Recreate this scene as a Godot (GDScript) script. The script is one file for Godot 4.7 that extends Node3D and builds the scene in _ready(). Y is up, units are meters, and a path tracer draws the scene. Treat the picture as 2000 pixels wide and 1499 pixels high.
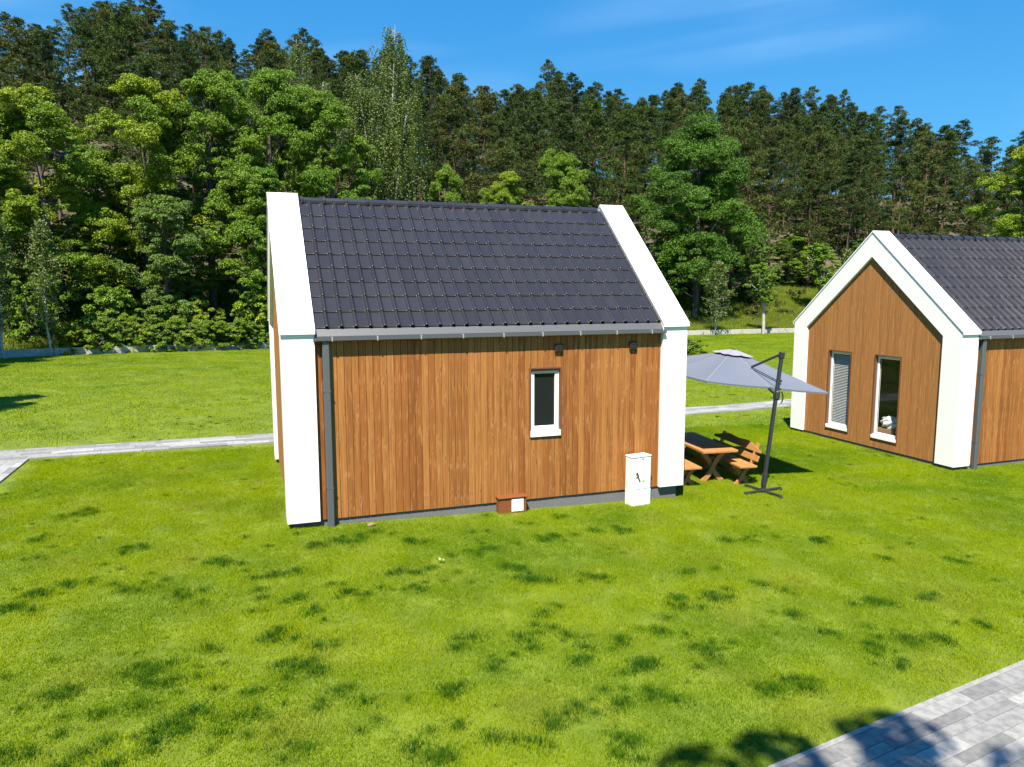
extends Node3D
# Two timber cabins with white gable frames on a lawn below a wooded hill, seen from a low drone.

const EYE := Vector3(-0.5468, 3.927, 12.8288)
const LONG := 7.6          # length of a cabin
const DEEP := 5.664        # depth of a cabin
const FRAME := 0.534       # width of a white gable frame along the cabin
const PITCH := 0.872       # rise of the roofs
const SUN_WAY := Vector3(0.2966, -0.8387, -0.4568)

var M := {}
var taken := {}
var rng := RandomNumberGenerator.new()
var soft := FastNoiseLite.new()

# ------------------------------------------------------------------ mesh building

class Shape:
	var v := PackedVector3Array()
	var n := PackedVector3Array()
	var uv := PackedVector2Array()
	var col := PackedColorArray()
	var tint := Color(1, 1, 1)
	var xf := Transform3D()
	func tri(a: Vector3, b: Vector3, c: Vector3, ua := Vector2.ZERO, ub := Vector2.ZERO, uc := Vector2.ZERO) -> void:
		a = xf * a
		b = xf * b
		c = xf * c
		var m := (b - a).cross(c - a).normalized()
		v.append(a); v.append(c); v.append(b)
		n.append(m); n.append(m); n.append(m)
		uv.append(ua); uv.append(uc); uv.append(ub)
		col.append(tint); col.append(tint); col.append(tint)
	func quad(a: Vector3, b: Vector3, c: Vector3, d: Vector3, lo := Vector2.ZERO, hi := Vector2.ONE) -> void:
		tri(a, b, c, lo, Vector2(hi.x, lo.y), hi)
		tri(a, c, d, lo, hi, Vector2(lo.x, hi.y))
	func out_tri(a: Vector3, b: Vector3, c: Vector3, mid: Vector3) -> void:
		if (b - a).cross(c - a).dot((a + b + c) / 3.0 - mid) < 0.0:
			tri(a, c, b)
		else:
			tri(a, b, c)
	func out_quad(a: Vector3, b: Vector3, c: Vector3, d: Vector3, mid: Vector3) -> void:
		if (b - a).cross(c - a).dot((a + b + c + d) / 4.0 - mid) < 0.0:
			quad(d, c, b, a)
		else:
			quad(a, b, c, d)
	func smooth(a: Vector3, m: Vector3, t := Vector2.ZERO) -> void:
		v.append(xf * a)
		n.append((xf.basis * m).normalized())
		uv.append(t)
		col.append(tint)
	func box(lo: Vector3, hi: Vector3) -> void:
		var p := []
		for k in 8:
			p.append(Vector3(hi.x if k & 1 else lo.x, hi.y if k & 2 else lo.y, hi.z if k & 4 else lo.z))
		var m := (lo + hi) / 2.0
		for f in [[0, 1, 3, 2], [4, 5, 7, 6], [0, 1, 5, 4], [2, 3, 7, 6], [0, 2, 6, 4], [1, 3, 7, 5]]:
			out_quad(p[f[0]], p[f[1]], p[f[2]], p[f[3]], m)
	func cham(lo: Vector3, hi: Vector3, b: float) -> void:
		var m := (lo + hi) / 2.0
		var h := (hi - lo) / 2.0
		var at := func(s: Vector3, axis: int) -> Vector3:
			var q := h - Vector3(b, b, b)
			q[axis] = h[axis]
			return m + q * s
		for axis in 3:
			var o := (axis + 1) % 3
			var w := (axis + 2) % 3
			for s in [-1.0, 1.0]:
				var c := []
				for k in [[-1, -1], [1, -1], [1, 1], [-1, 1]]:
					var g := Vector3.ZERO
					g[axis] = s
					g[o] = k[0]
					g[w] = k[1]
					c.append(at.call(g, axis))
				out_quad(c[0], c[1], c[2], c[3], m)
				for t in [-1.0, 1.0]:
					var e := []
					for k in [[-1.0, axis], [1.0, axis], [1.0, o], [-1.0, o]]:
						var g := Vector3.ZERO
						g[axis] = s
						g[o] = t
						g[w] = k[0]
						e.append(at.call(g, k[1]))
					out_quad(e[0], e[1], e[2], e[3], m)
		for k in 8:
			var g := Vector3(1 if k & 1 else -1, 1 if k & 2 else -1, 1 if k & 4 else -1)
			out_tri(at.call(g, 0), at.call(g, 1), at.call(g, 2), m)
	func bar(a: Vector3, b: Vector3, wide: float, thick: float, side: Vector3, edge := 0.004) -> void:
		# a chamfered bar from a to b; wide runs along side
		var keep := xf
		var y := (b - a).normalized()
		var x := (side - y * side.dot(y)).normalized()
		xf = keep * Transform3D(Basis(x, y, x.cross(y)), (a + b) / 2.0)
		var l := a.distance_to(b) / 2.0
		cham(Vector3(-wide / 2, -l, -thick / 2), Vector3(wide / 2, l, thick / 2), edge)
		xf = keep
	func tube(p: PackedVector3Array, r: PackedFloat32Array, sides: int, reach := 1.0) -> void:
		var ring := []
		var along := 0.0
		for i in p.size():
			var d := (p[mini(i + 1, p.size() - 1)] - p[maxi(i - 1, 0)]).normalized()
			var x := d.cross(Vector3(0.31, 0.17, 0.93)).normalized()
			var y := d.cross(x)
			if i > 0:
				along += p[i].distance_to(p[i - 1])
			var c := []
			for k in sides + 1:
				var a := TAU * k / sides
				var m := x * cos(a) + y * sin(a)
				c.append([p[i] + m * r[i], m, Vector2(float(k) / sides, along / reach)])
			ring.append(c)
		for i in p.size() - 1:
			for k in sides:
				var q := [ring[i][k], ring[i + 1][k], ring[i + 1][k + 1], ring[i][k + 1]]
				for j in [0, 1, 2, 0, 2, 3]:
					smooth(q[j][0], q[j][1], q[j][2])
	func cap_end(at: Vector3, way: Vector3, r: float, sides: int) -> void:
		var x := way.cross(Vector3(0.31, 0.17, 0.93)).normalized()
		var y := way.cross(x)
		for k in sides:
			var a := TAU * k / sides
			var b := TAU * (k + 1) / sides
			out_tri(at, at + (x * cos(a) + y * sin(a)) * r, at + (x * cos(b) + y * sin(b)) * r, at - way)
	func mesh(colored := false) -> ArrayMesh:
		var a := []
		a.resize(Mesh.ARRAY_MAX)
		a[Mesh.ARRAY_VERTEX] = v
		a[Mesh.ARRAY_NORMAL] = n
		a[Mesh.ARRAY_TEX_UV] = uv
		if colored:
			a[Mesh.ARRAY_COLOR] = col
		var m := ArrayMesh.new()
		m.add_surface_from_arrays(Mesh.PRIMITIVE_TRIANGLES, a)
		return m

func numbered(called: String) -> String:
	taken[called] = taken.get(called, -1) + 1
	return called if taken[called] == 0 else "%s_%03d" % [called, taken[called]]

func thing(called: String, label: String, category: String, group := "", at := Vector3.ZERO, turn := 0.0) -> Node3D:
	var o := Node3D.new()
	o.name = numbered(called)
	add_child(o)
	o.position = at
	o.rotation.y = turn
	o.set_meta("label", label)
	o.set_meta("category", category)
	if group:
		o.set_meta("group", group)
	return o

func part(parent: Node, called: String, m: Mesh, material: Material, xf := Transform3D(), kind := "") -> MeshInstance3D:
	var o := MeshInstance3D.new()
	o.name = called
	o.mesh = m
	o.material_override = material
	o.transform = xf
	if kind:
		o.set_meta("kind", kind)
	parent.add_child(o, true)
	return o

func holder(parent: Node, called: String, xf := Transform3D()) -> Node3D:
	var o := Node3D.new()
	o.name = called
	o.transform = xf
	parent.add_child(o, true)
	return o

func tagged(o: Node3D, called: String, label: String, category: String, group := "") -> Node3D:
	o.name = numbered(called)
	o.set_meta("label", label)
	o.set_meta("category", category)
	if group:
		o.set_meta("group", group)
	return o

func scatter(called: String, m: Mesh, material: Material, where: Array, tints: PackedColorArray, kind := "stuff") -> MultiMeshInstance3D:
	var mm := MultiMesh.new()
	mm.transform_format = MultiMesh.TRANSFORM_3D
	mm.use_colors = true
	mm.mesh = m
	mm.instance_count = where.size()
	for i in where.size():
		mm.set_instance_transform(i, where[i])
		mm.set_instance_color(i, tints[i])
	var o := MultiMeshInstance3D.new()
	o.name = numbered(called)
	o.multimesh = mm
	o.material_override = material
	o.set_meta("kind", kind)
	add_child(o, true)
	return o

# ------------------------------------------------------------------ materials

func paint(r: float, g: float, b: float, rough := 0.7, metal := 0.0) -> StandardMaterial3D:
	var m := StandardMaterial3D.new()
	m.albedo_color = Color(r, g, b).linear_to_srgb()
	m.roughness = rough
	m.metallic = metal
	return m

func grain(m: StandardMaterial3D, seed_: int, freq: float, scale: float, lo: Color, hi: Color, relief := 0.0, octaves := 5) -> StandardMaterial3D:
	# world-space mottling between two linear tones that multiply the base colour
	var f := FastNoiseLite.new()
	f.seed = seed_
	f.frequency = freq
	f.fractal_octaves = octaves
	var t := NoiseTexture2D.new()
	t.width = 512
	t.height = 512
	t.seamless = true
	t.noise = f
	var g := Gradient.new()
	g.set_color(0, lo.linear_to_srgb())
	g.set_color(1, hi.linear_to_srgb())
	t.color_ramp = g
	m.albedo_texture = t
	m.uv1_triplanar = true
	m.uv1_world_triplanar = true
	m.uv1_scale = Vector3(scale, scale, scale)
	if relief > 0.0:
		m.heightmap_enabled = true
		m.heightmap_texture = t
		m.heightmap_scale = relief
	return m

func leafy(r: float, g: float, b: float, through := 0.5, rough := 0.55) -> StandardMaterial3D:
	var m := paint(r, g, b, rough)
	m.vertex_color_use_as_albedo = true
	m.backlight_enabled = true
	m.backlight = Color(through, through, through * 0.55)
	m.metallic_specular = 0.35
	return m

func wood_image(seed_: int, tone: float, ruddy: float, honey := 0.0) -> ImageTexture:
	# one board: long grain, a few knots with bent grain round them, paler worn streaks
	var w := 96
	var h := 1024
	var r := RandomNumberGenerator.new()
	r.seed = seed_
	var fine := FastNoiseLite.new()
	fine.seed = seed_
	fine.frequency = 0.02
	fine.fractal_octaves = 4
	var knots := []
	for k in r.randi_range(2, 6):
		knots.append(Vector3(r.randf_range(8, w - 8), r.randf_range(0, h), r.randf_range(3.0, 6.5)))
	var im := Image.create(w, h, false, Image.FORMAT_RGB8)
	var off := r.randf_range(0, 400)
	var pith := r.randf_range(-40, w + 40)
	for y in h:
		var near := []
		for k: Vector3 in knots:
			if absf(k.y - y) < 70:
				near.append(k)
		for x in w:
			var bent := 0.0
			var core := 0.0
			var ring := 0.0
			for k: Vector3 in near:
				var dx: float = x - k.x
				var dy: float = (y - k.y) * 0.42
				var d := sqrt(dx * dx + dy * dy) / k.z
				bent += signf(dx) * k.z * 1.6 * exp(-d * d * 0.16)
				core = maxf(core, clampf(1.25 - d, 0, 1))
				ring = maxf(ring, exp(-(d - 1.8) * (d - 1.8) * 2.2))
			var q := x + bent
			var wave := fine.get_noise_2d(q * 1.2 + off, y * 0.10) * 1.0
			var line := fine.get_noise_2d(q * 9.0, y * 0.16 + off)
			var cathedral := sin((q - pith) * 0.24 + wave * 9.0)
			var patch := fine.get_noise_2d(q * 0.7 + 900.0, y * 0.28 + off)
			var t := 0.5 + wave * 0.42 + line * 0.38 + cathedral * 0.13 + tone
			var c := Color(0.143, 0.047, 0.009).lerp(Color(0.368, 0.157, 0.040), clampf(t, 0, 1))
			c = c.lerp(Color(0.27, 0.068, 0.010), clampf(ruddy + patch * 0.35, 0, 0.75))
			c = c.lerp(Color(0.42, 0.22, 0.09), clampf((patch - 0.24) * 1.5, 0, 0.5) + ring * 0.26)
			c = c.lerp(Color(0.085, 0.028, 0.008), core * 0.75)
			c = c.lerp(Color(0.43, 0.215, 0.078), honey)
			im.set_pixel(x, y, c.linear_to_srgb())
	return ImageTexture.create_from_image(im)

func make_materials() -> void:
	var wood := []
	for k in 9:
		var m := StandardMaterial3D.new()
		m.albedo_texture = wood_image(40 + k, [-0.08, 0.17, -0.2, 0.06, 0.27, -0.03, 0.13, -0.26, 0.02][k], [0.1, 0.0, 0.22, 0.12, -0.05, 0.3, 0.05, 0.15, 0.0][k])
		m.roughness = 0.62
		m.metallic_specular = 0.4
		wood.append(m)
	M.wood = wood
	var honey := []
	for k in 4:
		var m := StandardMaterial3D.new()
		m.albedo_texture = wood_image(60 + k, [-0.04, 0.16, -0.14, 0.06][k], [0.02, 0.1, 0.08, -0.05][k], 0.3)
		m.roughness = 0.62
		m.metallic_specular = 0.4
		honey.append(m)
	M.honey = honey
	M.stucco = grain(paint(0.80, 0.795, 0.775, 0.85), 5, 0.03, 0.9, Color(0.93, 0.93, 0.92), Color(1, 1, 1), 0.0)
	M.coping = paint(0.80, 0.80, 0.80, 0.45)
	var tiles := []
	for k in 4:
		var t := grain(paint(0.0250 + 0.0010 * k, 0.0218 + 0.0010 * k, 0.0240 + 0.0010 * k, 0.27 + 0.012 * k), 70 + k, 0.02, 1.7, Color(0.80, 0.80, 0.82), Color(1.1, 1.1, 1.1))
		t.metallic_specular = 0.55
		tiles.append(t)
	M.tiles = tiles
	M.metal = paint(0.105, 0.107, 0.113, 0.42, 0.25)
	M.gutter = paint(0.105, 0.108, 0.115, 0.45, 0.25)
	M.pipe = paint(0.095, 0.105, 0.115, 0.5, 0.2)
	M.clip = paint(0.45, 0.45, 0.46, 0.4, 0.5)
	M.dark = paint(0.02, 0.019, 0.018, 0.8)
	M.plinth = grain(paint(0.14, 0.14, 0.148, 0.9), 8, 0.05, 1.0, Color(0.75, 0.75, 0.75), Color(1.1, 1.1, 1.1))
	M.plastic = paint(0.82, 0.82, 0.82, 0.35)
	M.room = paint(0.11, 0.10, 0.09, 0.9)
	M.glass = paint(0.02, 0.025, 0.025, 0.02)
	M.glass.transparency = BaseMaterial3D.TRANSPARENCY_ALPHA
	M.glass.albedo_color.a = 0.14
	M.dark_glass = M.glass.duplicate()
	M.dark_glass.albedo_color.a = 0.6
	M.dark_glass.metallic_specular = 0.25
	M.vent = paint(0.028, 0.014, 0.01, 0.5)
	M.blind = paint(0.55, 0.56, 0.56, 0.5)
	M.trim = paint(0.15, 0.05, 0.014, 0.6)
	M.pine_board = grain(paint(0.40, 0.19, 0.062, 0.68), 31, 0.012, 2.0, Color(0.78, 0.74, 0.68), Color(1.12, 1.1, 1.08))
	M.red_board = grain(paint(0.20, 0.066, 0.017, 0.55), 32, 0.02, 2.4, Color(0.7, 0.68, 0.65), Color(1.2, 1.2, 1.2))
	M.steel = paint(0.032, 0.035, 0.04, 0.42, 0.2)
	M.canvas = grain(paint(0.118, 0.134, 0.176, 0.8), 33, 0.03, 1.6, Color(0.92, 0.92, 0.93), Color(1.05, 1.05, 1.05))
	M.canvas.backlight_enabled = true
	M.canvas.backlight = Color(0.10, 0.10, 0.11)
	M.vent_cloth = grain(paint(0.24, 0.235, 0.29, 0.8), 34, 0.03, 1.6, Color(0.92, 0.92, 0.93), Color(1.05, 1.05, 1.05))
	M.bolt = paint(0.4, 0.4, 0.4, 0.35, 0.8)
	M.cabinet = grain(paint(0.72, 0.73, 0.71, 0.45), 35, 0.04, 1.5, Color(0.95, 0.95, 0.95), Color(1, 1, 1))
	M.ink = paint(0.02, 0.02, 0.022, 0.6)
	M.warn = paint(0.52, 0.60, 0.16, 0.6)
	M.card = paint(0.33, 0.20, 0.09, 0.85)
	M.bag = paint(0.78, 0.79, 0.80, 0.3)
	M.concrete = grain(paint(0.47, 0.45, 0.41, 0.9), 36, 0.02, 0.6, Color(0.65, 0.64, 0.62), Color(1.12, 1.12, 1.12))
	M.post = paint(0.04, 0.05, 0.045, 0.6)
	var slabs := []
	for k in 5:
		slabs.append(grain(paint([0.20, 0.235, 0.27, 0.17, 0.32][k], [0.198, 0.232, 0.266, 0.168, 0.315][k], [0.195, 0.227, 0.258, 0.166, 0.305][k], 0.9), 90 + k, 0.014, 1.1, Color(0.62, 0.62, 0.63), Color(1.22, 1.22, 1.2)))
	M.slabs = slabs
	M.slab_mix = grain(paint(1, 1, 1, 0.9), 96, 0.014, 1.0, Color(0.7, 0.7, 0.7), Color(1.15, 1.15, 1.15))
	M.slab_mix.vertex_color_use_as_albedo = true
	M.bed = paint(0.20, 0.19, 0.17, 0.95)
	M.grass = leafy(1, 1, 1, 0.8, 0.6)
	M.grass.metallic_specular = 0.1
	M.leaf = leafy(1, 1, 1, 0.7, 0.5)
	M.bark = grain(paint(0.12, 0.10, 0.085, 0.95), 41, 0.03, 0.7, Color(0.5, 0.5, 0.5), Color(1.4, 1.4, 1.4))
	M.pine_bark = grain(paint(0.125, 0.078, 0.052, 0.95), 42, 0.03, 0.6, Color(0.45, 0.45, 0.45), Color(1.5, 1.4, 1.35))
	M.birch_bark = grain(paint(0.56, 0.54, 0.50, 0.8), 43, 0.02, 0.9, Color(0.35, 0.34, 0.33), Color(1.2, 1.2, 1.2))
	var soil := paint(1, 1, 1, 0.95)
	grain(soil, 51, 0.012, 0.21, Color(0.076, 0.117, 0.003), Color(0.150, 0.192, 0.005), 0.0, 6)
	M.lawn = soil
	var floor_ := paint(1, 1, 1, 0.98)
	grain(floor_, 52, 0.01, 0.06, Color(0.045, 0.048, 0.020), Color(0.120, 0.090, 0.052), 0.0, 6)
	M.wood_floor = floor_

# ------------------------------------------------------------------ land

func wall_line(x: float) -> float:
	var xs := [-60.0, -13.0, 1.0, 38.0, 120.0]
	var zs := [-9.0, -35.5, -40.6, -47.5, -47.4]
	for k in 4:
		if x <= xs[k + 1] or k == 3:
			return lerpf(zs[k], zs[k + 1], (x - xs[k]) / (xs[k + 1] - xs[k]))
	return zs[4]

func lawn_y(x: float) -> float:
	return -0.1 - 0.0226 * clampf(x, -10.0, 16.0)

func land_y(x: float, z: float) -> float:
	var d := (wall_line(x) - z) * 0.93
	if d <= 0.0:
		return lawn_y(x)
	var s := lerpf(0.43, 0.335, smoothstep(-15.0, 45.0, x))
	var r := s * d * d / 12.0 if d < 6.0 else s * (d - 3.0) if d < 80.0 else s * (77.0 + (d - 80.0) * 0.4)
	return lawn_y(x) + r + soft.get_noise_2d(x * 2.0, z * 2.0) * clampf(d / 12.0, 0, 1) * 1.2

func build_land() -> void:
	var s := Shape.new()
	var xs := [-400.0, -10.0, 16.0, 400.0]
	for k in 3:
		s.quad(Vector3(xs[k], lawn_y(xs[k]), 300), Vector3(xs[k + 1], lawn_y(xs[k + 1]), 300), Vector3(xs[k + 1], lawn_y(xs[k + 1]), -400), Vector3(xs[k], lawn_y(xs[k]), -400))
	var o := part(self, "lawn", s.mesh(), M.lawn, Transform3D(), "structure")
	o.set_meta("label", "sunny mown lawn round the cabins")
	s = Shape.new()
	var wide := 90
	var far := 34
	var at := func(i: int, j: int) -> Vector3:
		var x := -150.0 + i * 4.0
		var d := 150.0 * pow(float(j) / far, 1.35)
		var z := wall_line(x) - 0.25 - d / 0.93
		return Vector3(x, land_y(x, z) - (0.04 if j == 0 else 0.0), z)
	for i in wide:
		for j in far:
			var q := [at.call(i, j), at.call(i + 1, j), at.call(i + 1, j + 1), at.call(i, j + 1)]
			s.quad(q[0], q[1], q[2], q[3])
	o = part(self, "hill", s.mesh(), M.wood_floor, Transform3D(), "structure")
	o.set_meta("label", "wooded hillside of leaf litter and moss behind the fence")

# ------------------------------------------------------------------ paths

func near_edge(x: float) -> float:   # back path, side towards the cabins
	return -7.6 - 0.125 * x

func front_edge(x: float) -> float:  # front path, side towards the cabins
	return 7.88 - 0.1835 * (x - 3.72)

func on_path(x: float, z: float, more := 0.0) -> bool:
	if z > front_edge(x) - more and z < front_edge(x) + 2.3 + more:
		return true
	if z < near_edge(x) + more and z > near_edge(x) - 1.28 - more:
		return true
	return x < -5.3 + more and x > -6.6 - more and z > near_edge(x) - 0.1

func slab_shape(l: float, w: float, t: float) -> ArrayMesh:
	var s := Shape.new()
	s.cham(Vector3(0, -t, 0), Vector3(l, 0, w), 0.005)
	return s.mesh()

func build_paths() -> void:
	# front path: every slab a piece of its own
	rng.seed = 11
	var bed := Shape.new()
	var e := Vector3(0.9836, 0, -0.1805)
	var q := Vector3(0.1805, 0, 0.9836)
	var start := Vector3(1.0, 0, front_edge(1.0))
	var fall := -0.0226 * 0.9836
	var run := Vector3(e.x, fall, e.z).normalized()
	var up := q.cross(run).normalized()
	var base := Transform3D(Basis(run, up, q), Vector3(start.x, lawn_y(start.x), start.z))
	bed.xf = base
	bed.box(Vector3(-0.1, -0.1, 0.0), Vector3(12.1, 0.006, 2.22))
	var path := part(self, "front_path", bed.mesh(), M.bed, Transform3D(), "structure")
	path.set_meta("label", "path of grey streaked concrete slabs in front of the cabins")
	var kerb := Shape.new()
	kerb.xf = base
	for k in 12:
		kerb.cham(Vector3(k * 1.0 + 0.002, -0.1, -0.062), Vector3(k * 1.0 + 0.998, 0.03, -0.004), 0.006)
	part(path, "edging", kerb.mesh(), M.slabs[2])
	var kinds := {}
	for l in [0.6, 0.8, 1.2]:
		for w in [0.13, 0.18]:
			kinds[[l, w]] = slab_shape(l - 0.004, w - 0.004, 0.06)
	var v := 0.0
	var row := 0
	while v < 2.15:
		var w: float = [0.18, 0.13, 0.13, 0.18, 0.13][row % 5]
		var u := -rng.randf_range(0.0, 0.6)
		while u < 11.8:
			var l: float = [0.6, 0.8, 1.2][rng.randi_range(0, 2)]
			if u > 0.0 and u + l < 12.0:
				var tone: int = [0, 0, 1, 1, 2, 3, 3, 4][rng.randi_range(0, 7)]
				part(path, "slab", kinds[[l, w]], M.slabs[tone], base * Transform3D(Basis(), Vector3(u, 0.028 + rng.randf_range(-0.0015, 0.0015), v)))
			u += l
		v += w
		row += 1
	# back path and its branch: too far to tell the slabs apart singly
	var s := Shape.new()
	var lay := func(xf: Transform3D, l: float, w: float) -> void:
		var y := 0.0
		var r := 0
		while y < w - 0.05:
			var x := 0.0
			while x < l:
				var a: float = minf([0.45, 0.6, 0.9][rng.randi_range(0, 2)], l - x)
				var g: float = [0.22, 0.26, 0.30, 0.19, 0.34, 0.25][rng.randi_range(0, 5)]
				s.tint = Color(g, g, g * 1.01)
				s.xf = xf
				var zz := y + (0.24 if r % 2 else 0.16)
				if a > 0.02:
					s.box(Vector3(x + 0.003, -0.05, y + 0.003), Vector3(x + a - 0.003, 0.03, zz - 0.003))
				x += a
			y += 0.24 if r % 2 else 0.16
			r += 1
	for seg in [[-40.0, -10.0], [-10.0, 16.0], [16.0, 42.0]]:
		var a := Vector3(seg[0], lawn_y(seg[0]), near_edge(seg[0]) - 1.25)
		var b := Vector3(seg[1], lawn_y(seg[1]), near_edge(seg[1]) - 1.25)
		var d := (b - a).normalized()
		var z := Vector3(0.124, 0, 0.9923)
		z = (z - d * z.dot(d)).normalized()
		lay.call(Transform3D(Basis(d, z.cross(d).normalized(), z), a), a.distance_to(b) - 0.01, 1.24)
	lay.call(Transform3D(Basis(Vector3(0, 0, 1), Vector3(0, 1, 0), Vector3(-1, 0, 0)), Vector3(-5.32, lawn_y(-5.3) + 0.008, near_edge(-5.3) + 0.02)), 22.0, 1.24)
	var back := part(self, "back_path", s.mesh(true), M.slab_mix, Transform3D(), "structure")
	back.set_meta("label", "narrow grey slab path crossing the lawn behind the cabins")

# ------------------------------------------------------------------ cabins

func boards(s_cache: Dictionary, w: float, l: float, flip: bool) -> ArrayMesh:
	var key := [snappedf(w, 0.001), snappedf(l, 0.01), flip]
	if s_cache.has(key):
		return s_cache[key]
	var s := Shape.new()
	var t := 0.02
	var c := 0.005
	var v0 := 1.0 if flip else 0.0
	var v1 := 1.0 - l / 3.2 if flip else l / 3.2
	var g := 0.0016
	s.quad(Vector3(g + c, 0, 0), Vector3(w - g - c, 0, 0), Vector3(w - g - c, l, 0), Vector3(g + c, l, 0), Vector2(0.03, v0), Vector2(0.97, v1))
	s.quad(Vector3(g, 0, -c * 1.4), Vector3(g + c, 0, 0), Vector3(g + c, l, 0), Vector3(g, l, -c * 1.4), Vector2(0, v0), Vector2(0.03, v1))
	s.quad(Vector3(w - g - c, 0, 0), Vector3(w - g, 0, -c * 1.4), Vector3(w - g, l, -c * 1.4), Vector3(w - g - c, l, 0), Vector2(0.97, v0), Vector2(1, v1))
	s.quad(Vector3(g, 0, -t), Vector3(g, 0, -c * 1.4), Vector3(g, l, -c * 1.4), Vector3(g, l, -t), Vector2(0, v0), Vector2(0.02, v1))
	s.quad(Vector3(w - g, 0, -c * 1.4), Vector3(w - g, 0, -t), Vector3(w - g, l, -t), Vector3(w - g, l, -c * 1.4), Vector2(0.98, v0), Vector2(1, v1))
	s.quad(Vector3(g, 0, -t), Vector3(w - g, 0, -t), Vector3(w - g, 0, -c), Vector3(g, 0, -c), Vector2(0, v0), Vector2(1, v0 + 0.01))
	s.quad(Vector3(g, l, -c), Vector3(w - g, l, -c), Vector3(w - g, l, -t), Vector3(g, l, -t), Vector2(0, v1), Vector2(1, v1 + 0.01))
	s_cache[key] = s.mesh()
	return s_cache[key]

func gable_board(w: float, l0: float, l1: float, peak: float, start: float) -> ArrayMesh:
	# a board whose top is cut to the roof slope; peak > 0: the apex falls inside the board at that x
	var s := Shape.new()
	var g := 0.0016
	var c := 0.0045
	var xs := [g, g + c, w - g - c, w - g]
	var zs := [-c, 0.0, 0.0, -c]
	var top := func(x: float) -> float:
		return lerpf(l0, l1, x / w)
	for k in 3:
		var a: float = xs[k]
		var b: float = xs[k + 1]
		s.quad(Vector3(a, 0, zs[k]), Vector3(b, 0, zs[k + 1]), Vector3(b, top.call(b), zs[k + 1]), Vector3(a, top.call(a), zs[k]), Vector2(a / w, start), Vector2(b / w, start + 0.5 * (l0 + l1) / 3.2))
	s.quad(Vector3(g, 0, -0.02), Vector3(w - g, 0, -0.02), Vector3(w - g, 0, -c), Vector3(g, 0, -c))
	s.quad(Vector3(g, l0, -c), Vector3(w - g, l1, -c), Vector3(w - g, l1, -0.02), Vector3(g, l0, -0.02))
	s.quad(Vector3(g, 0, -0.02), Vector3(g, 0, -c), Vector3(g, l0, -c), Vector3(g, l0, -0.02))
	s.quad(Vector3(w - g, 0, -c), Vector3(w - g, 0, -0.02), Vector3(w - g, l1, -0.02), Vector3(w - g, l1, -c))
	return s.mesh()

func tile_shape() -> ArrayMesh:
	# local axes: x along the ridge, y out of the roof, z down the slope; the lower edge lies at z = 0
	var s := Shape.new()
	var prof := [Vector2(0.0, 0.005), Vector2(0.016, 0.0), Vector2(0.152, 0.0), Vector2(0.168, 0.010), Vector2(0.183, 0.038), Vector2(0.200, 0.047), Vector2(0.217, 0.036), Vector2(0.233, 0.008), Vector2(0.248, 0.0)]
	var run := [Vector2(-0.425, 0.0), Vector2(-0.022, 0.0235), Vector2(-0.009, 0.0225), Vector2(-0.001, 0.015), Vector2(0.0, 0.005)]
	var at := func(i: int, j: int) -> Vector3:
		i = clampi(i, 0, prof.size() - 1)
		j = clampi(j, 0, run.size() - 1)
		return Vector3(prof[i].x, prof[i].y + run[j].y, run[j].x)
	var way := func(i: int, j: int) -> Vector3:
		var along: Vector3 = at.call(i + 1, j) - at.call(i - 1, j)
		var down: Vector3 = (at.call(i, j + 1) - at.call(i, j)).normalized() + (at.call(i, j) - at.call(i, j - 1)).normalized()
		if j == 1:
			down = at.call(i, 1) - at.call(i, 0)
		return down.cross(along).normalized()
	for i in prof.size() - 1:
		for j in run.size() - 1:
			for q in [[0, 0], [1, 0], [1, 1], [0, 0], [1, 1], [0, 1]]:
				s.smooth(at.call(i + q[0], j + q[1]), way.call(i + q[0], j + q[1]))
	return s.mesh()

func ridge_shape() -> ArrayMesh:
	var s := Shape.new()
	var sides := 7
	var l := 0.424
	var st := [[0.0, 0.142], [0.05, 0.142], [0.062, 0.115], [l + 0.02, 0.108]]
	for k in st.size() - 1:
		for i in sides:
			var a0 := deg_to_rad(-12 + 204.0 * i / sides)
			var a1 := deg_to_rad(-12 + 204.0 * (i + 1) / sides)
			var r0: float = st[k][1]
			var r1: float = st[k + 1][1]
			s.quad(Vector3(st[k][0], sin(a0) * r0 * 0.86, cos(a0) * r0), Vector3(st[k + 1][0], sin(a0) * r1 * 0.86, cos(a0) * r1), Vector3(st[k + 1][0], sin(a1) * r1 * 0.86, cos(a1) * r1), Vector3(st[k][0], sin(a1) * r0 * 0.86, cos(a1) * r0))
	for i in sides:
		var a0 := deg_to_rad(-12 + 204.0 * i / sides)
		var a1 := deg_to_rad(-12 + 204.0 * (i + 1) / sides)
		s.quad(Vector3(0, sin(a0) * 0.09, cos(a0) * 0.105), Vector3(0, sin(a0) * 0.1075, cos(a0) * 0.125), Vector3(0, sin(a1) * 0.1075, cos(a1) * 0.125), Vector3(0, sin(a1) * 0.09, cos(a1) * 0.105))
	return s.mesh()

func cap_y(z: float) -> float:       # top of the white coping over z on the front slope
	return 3.24 + PITCH * (0.045 - z)

func house_line(z: float, drop: float) -> float:
	return cap_y(-DEEP / 2 + absf(-DEEP / 2 - z)) - drop

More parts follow.
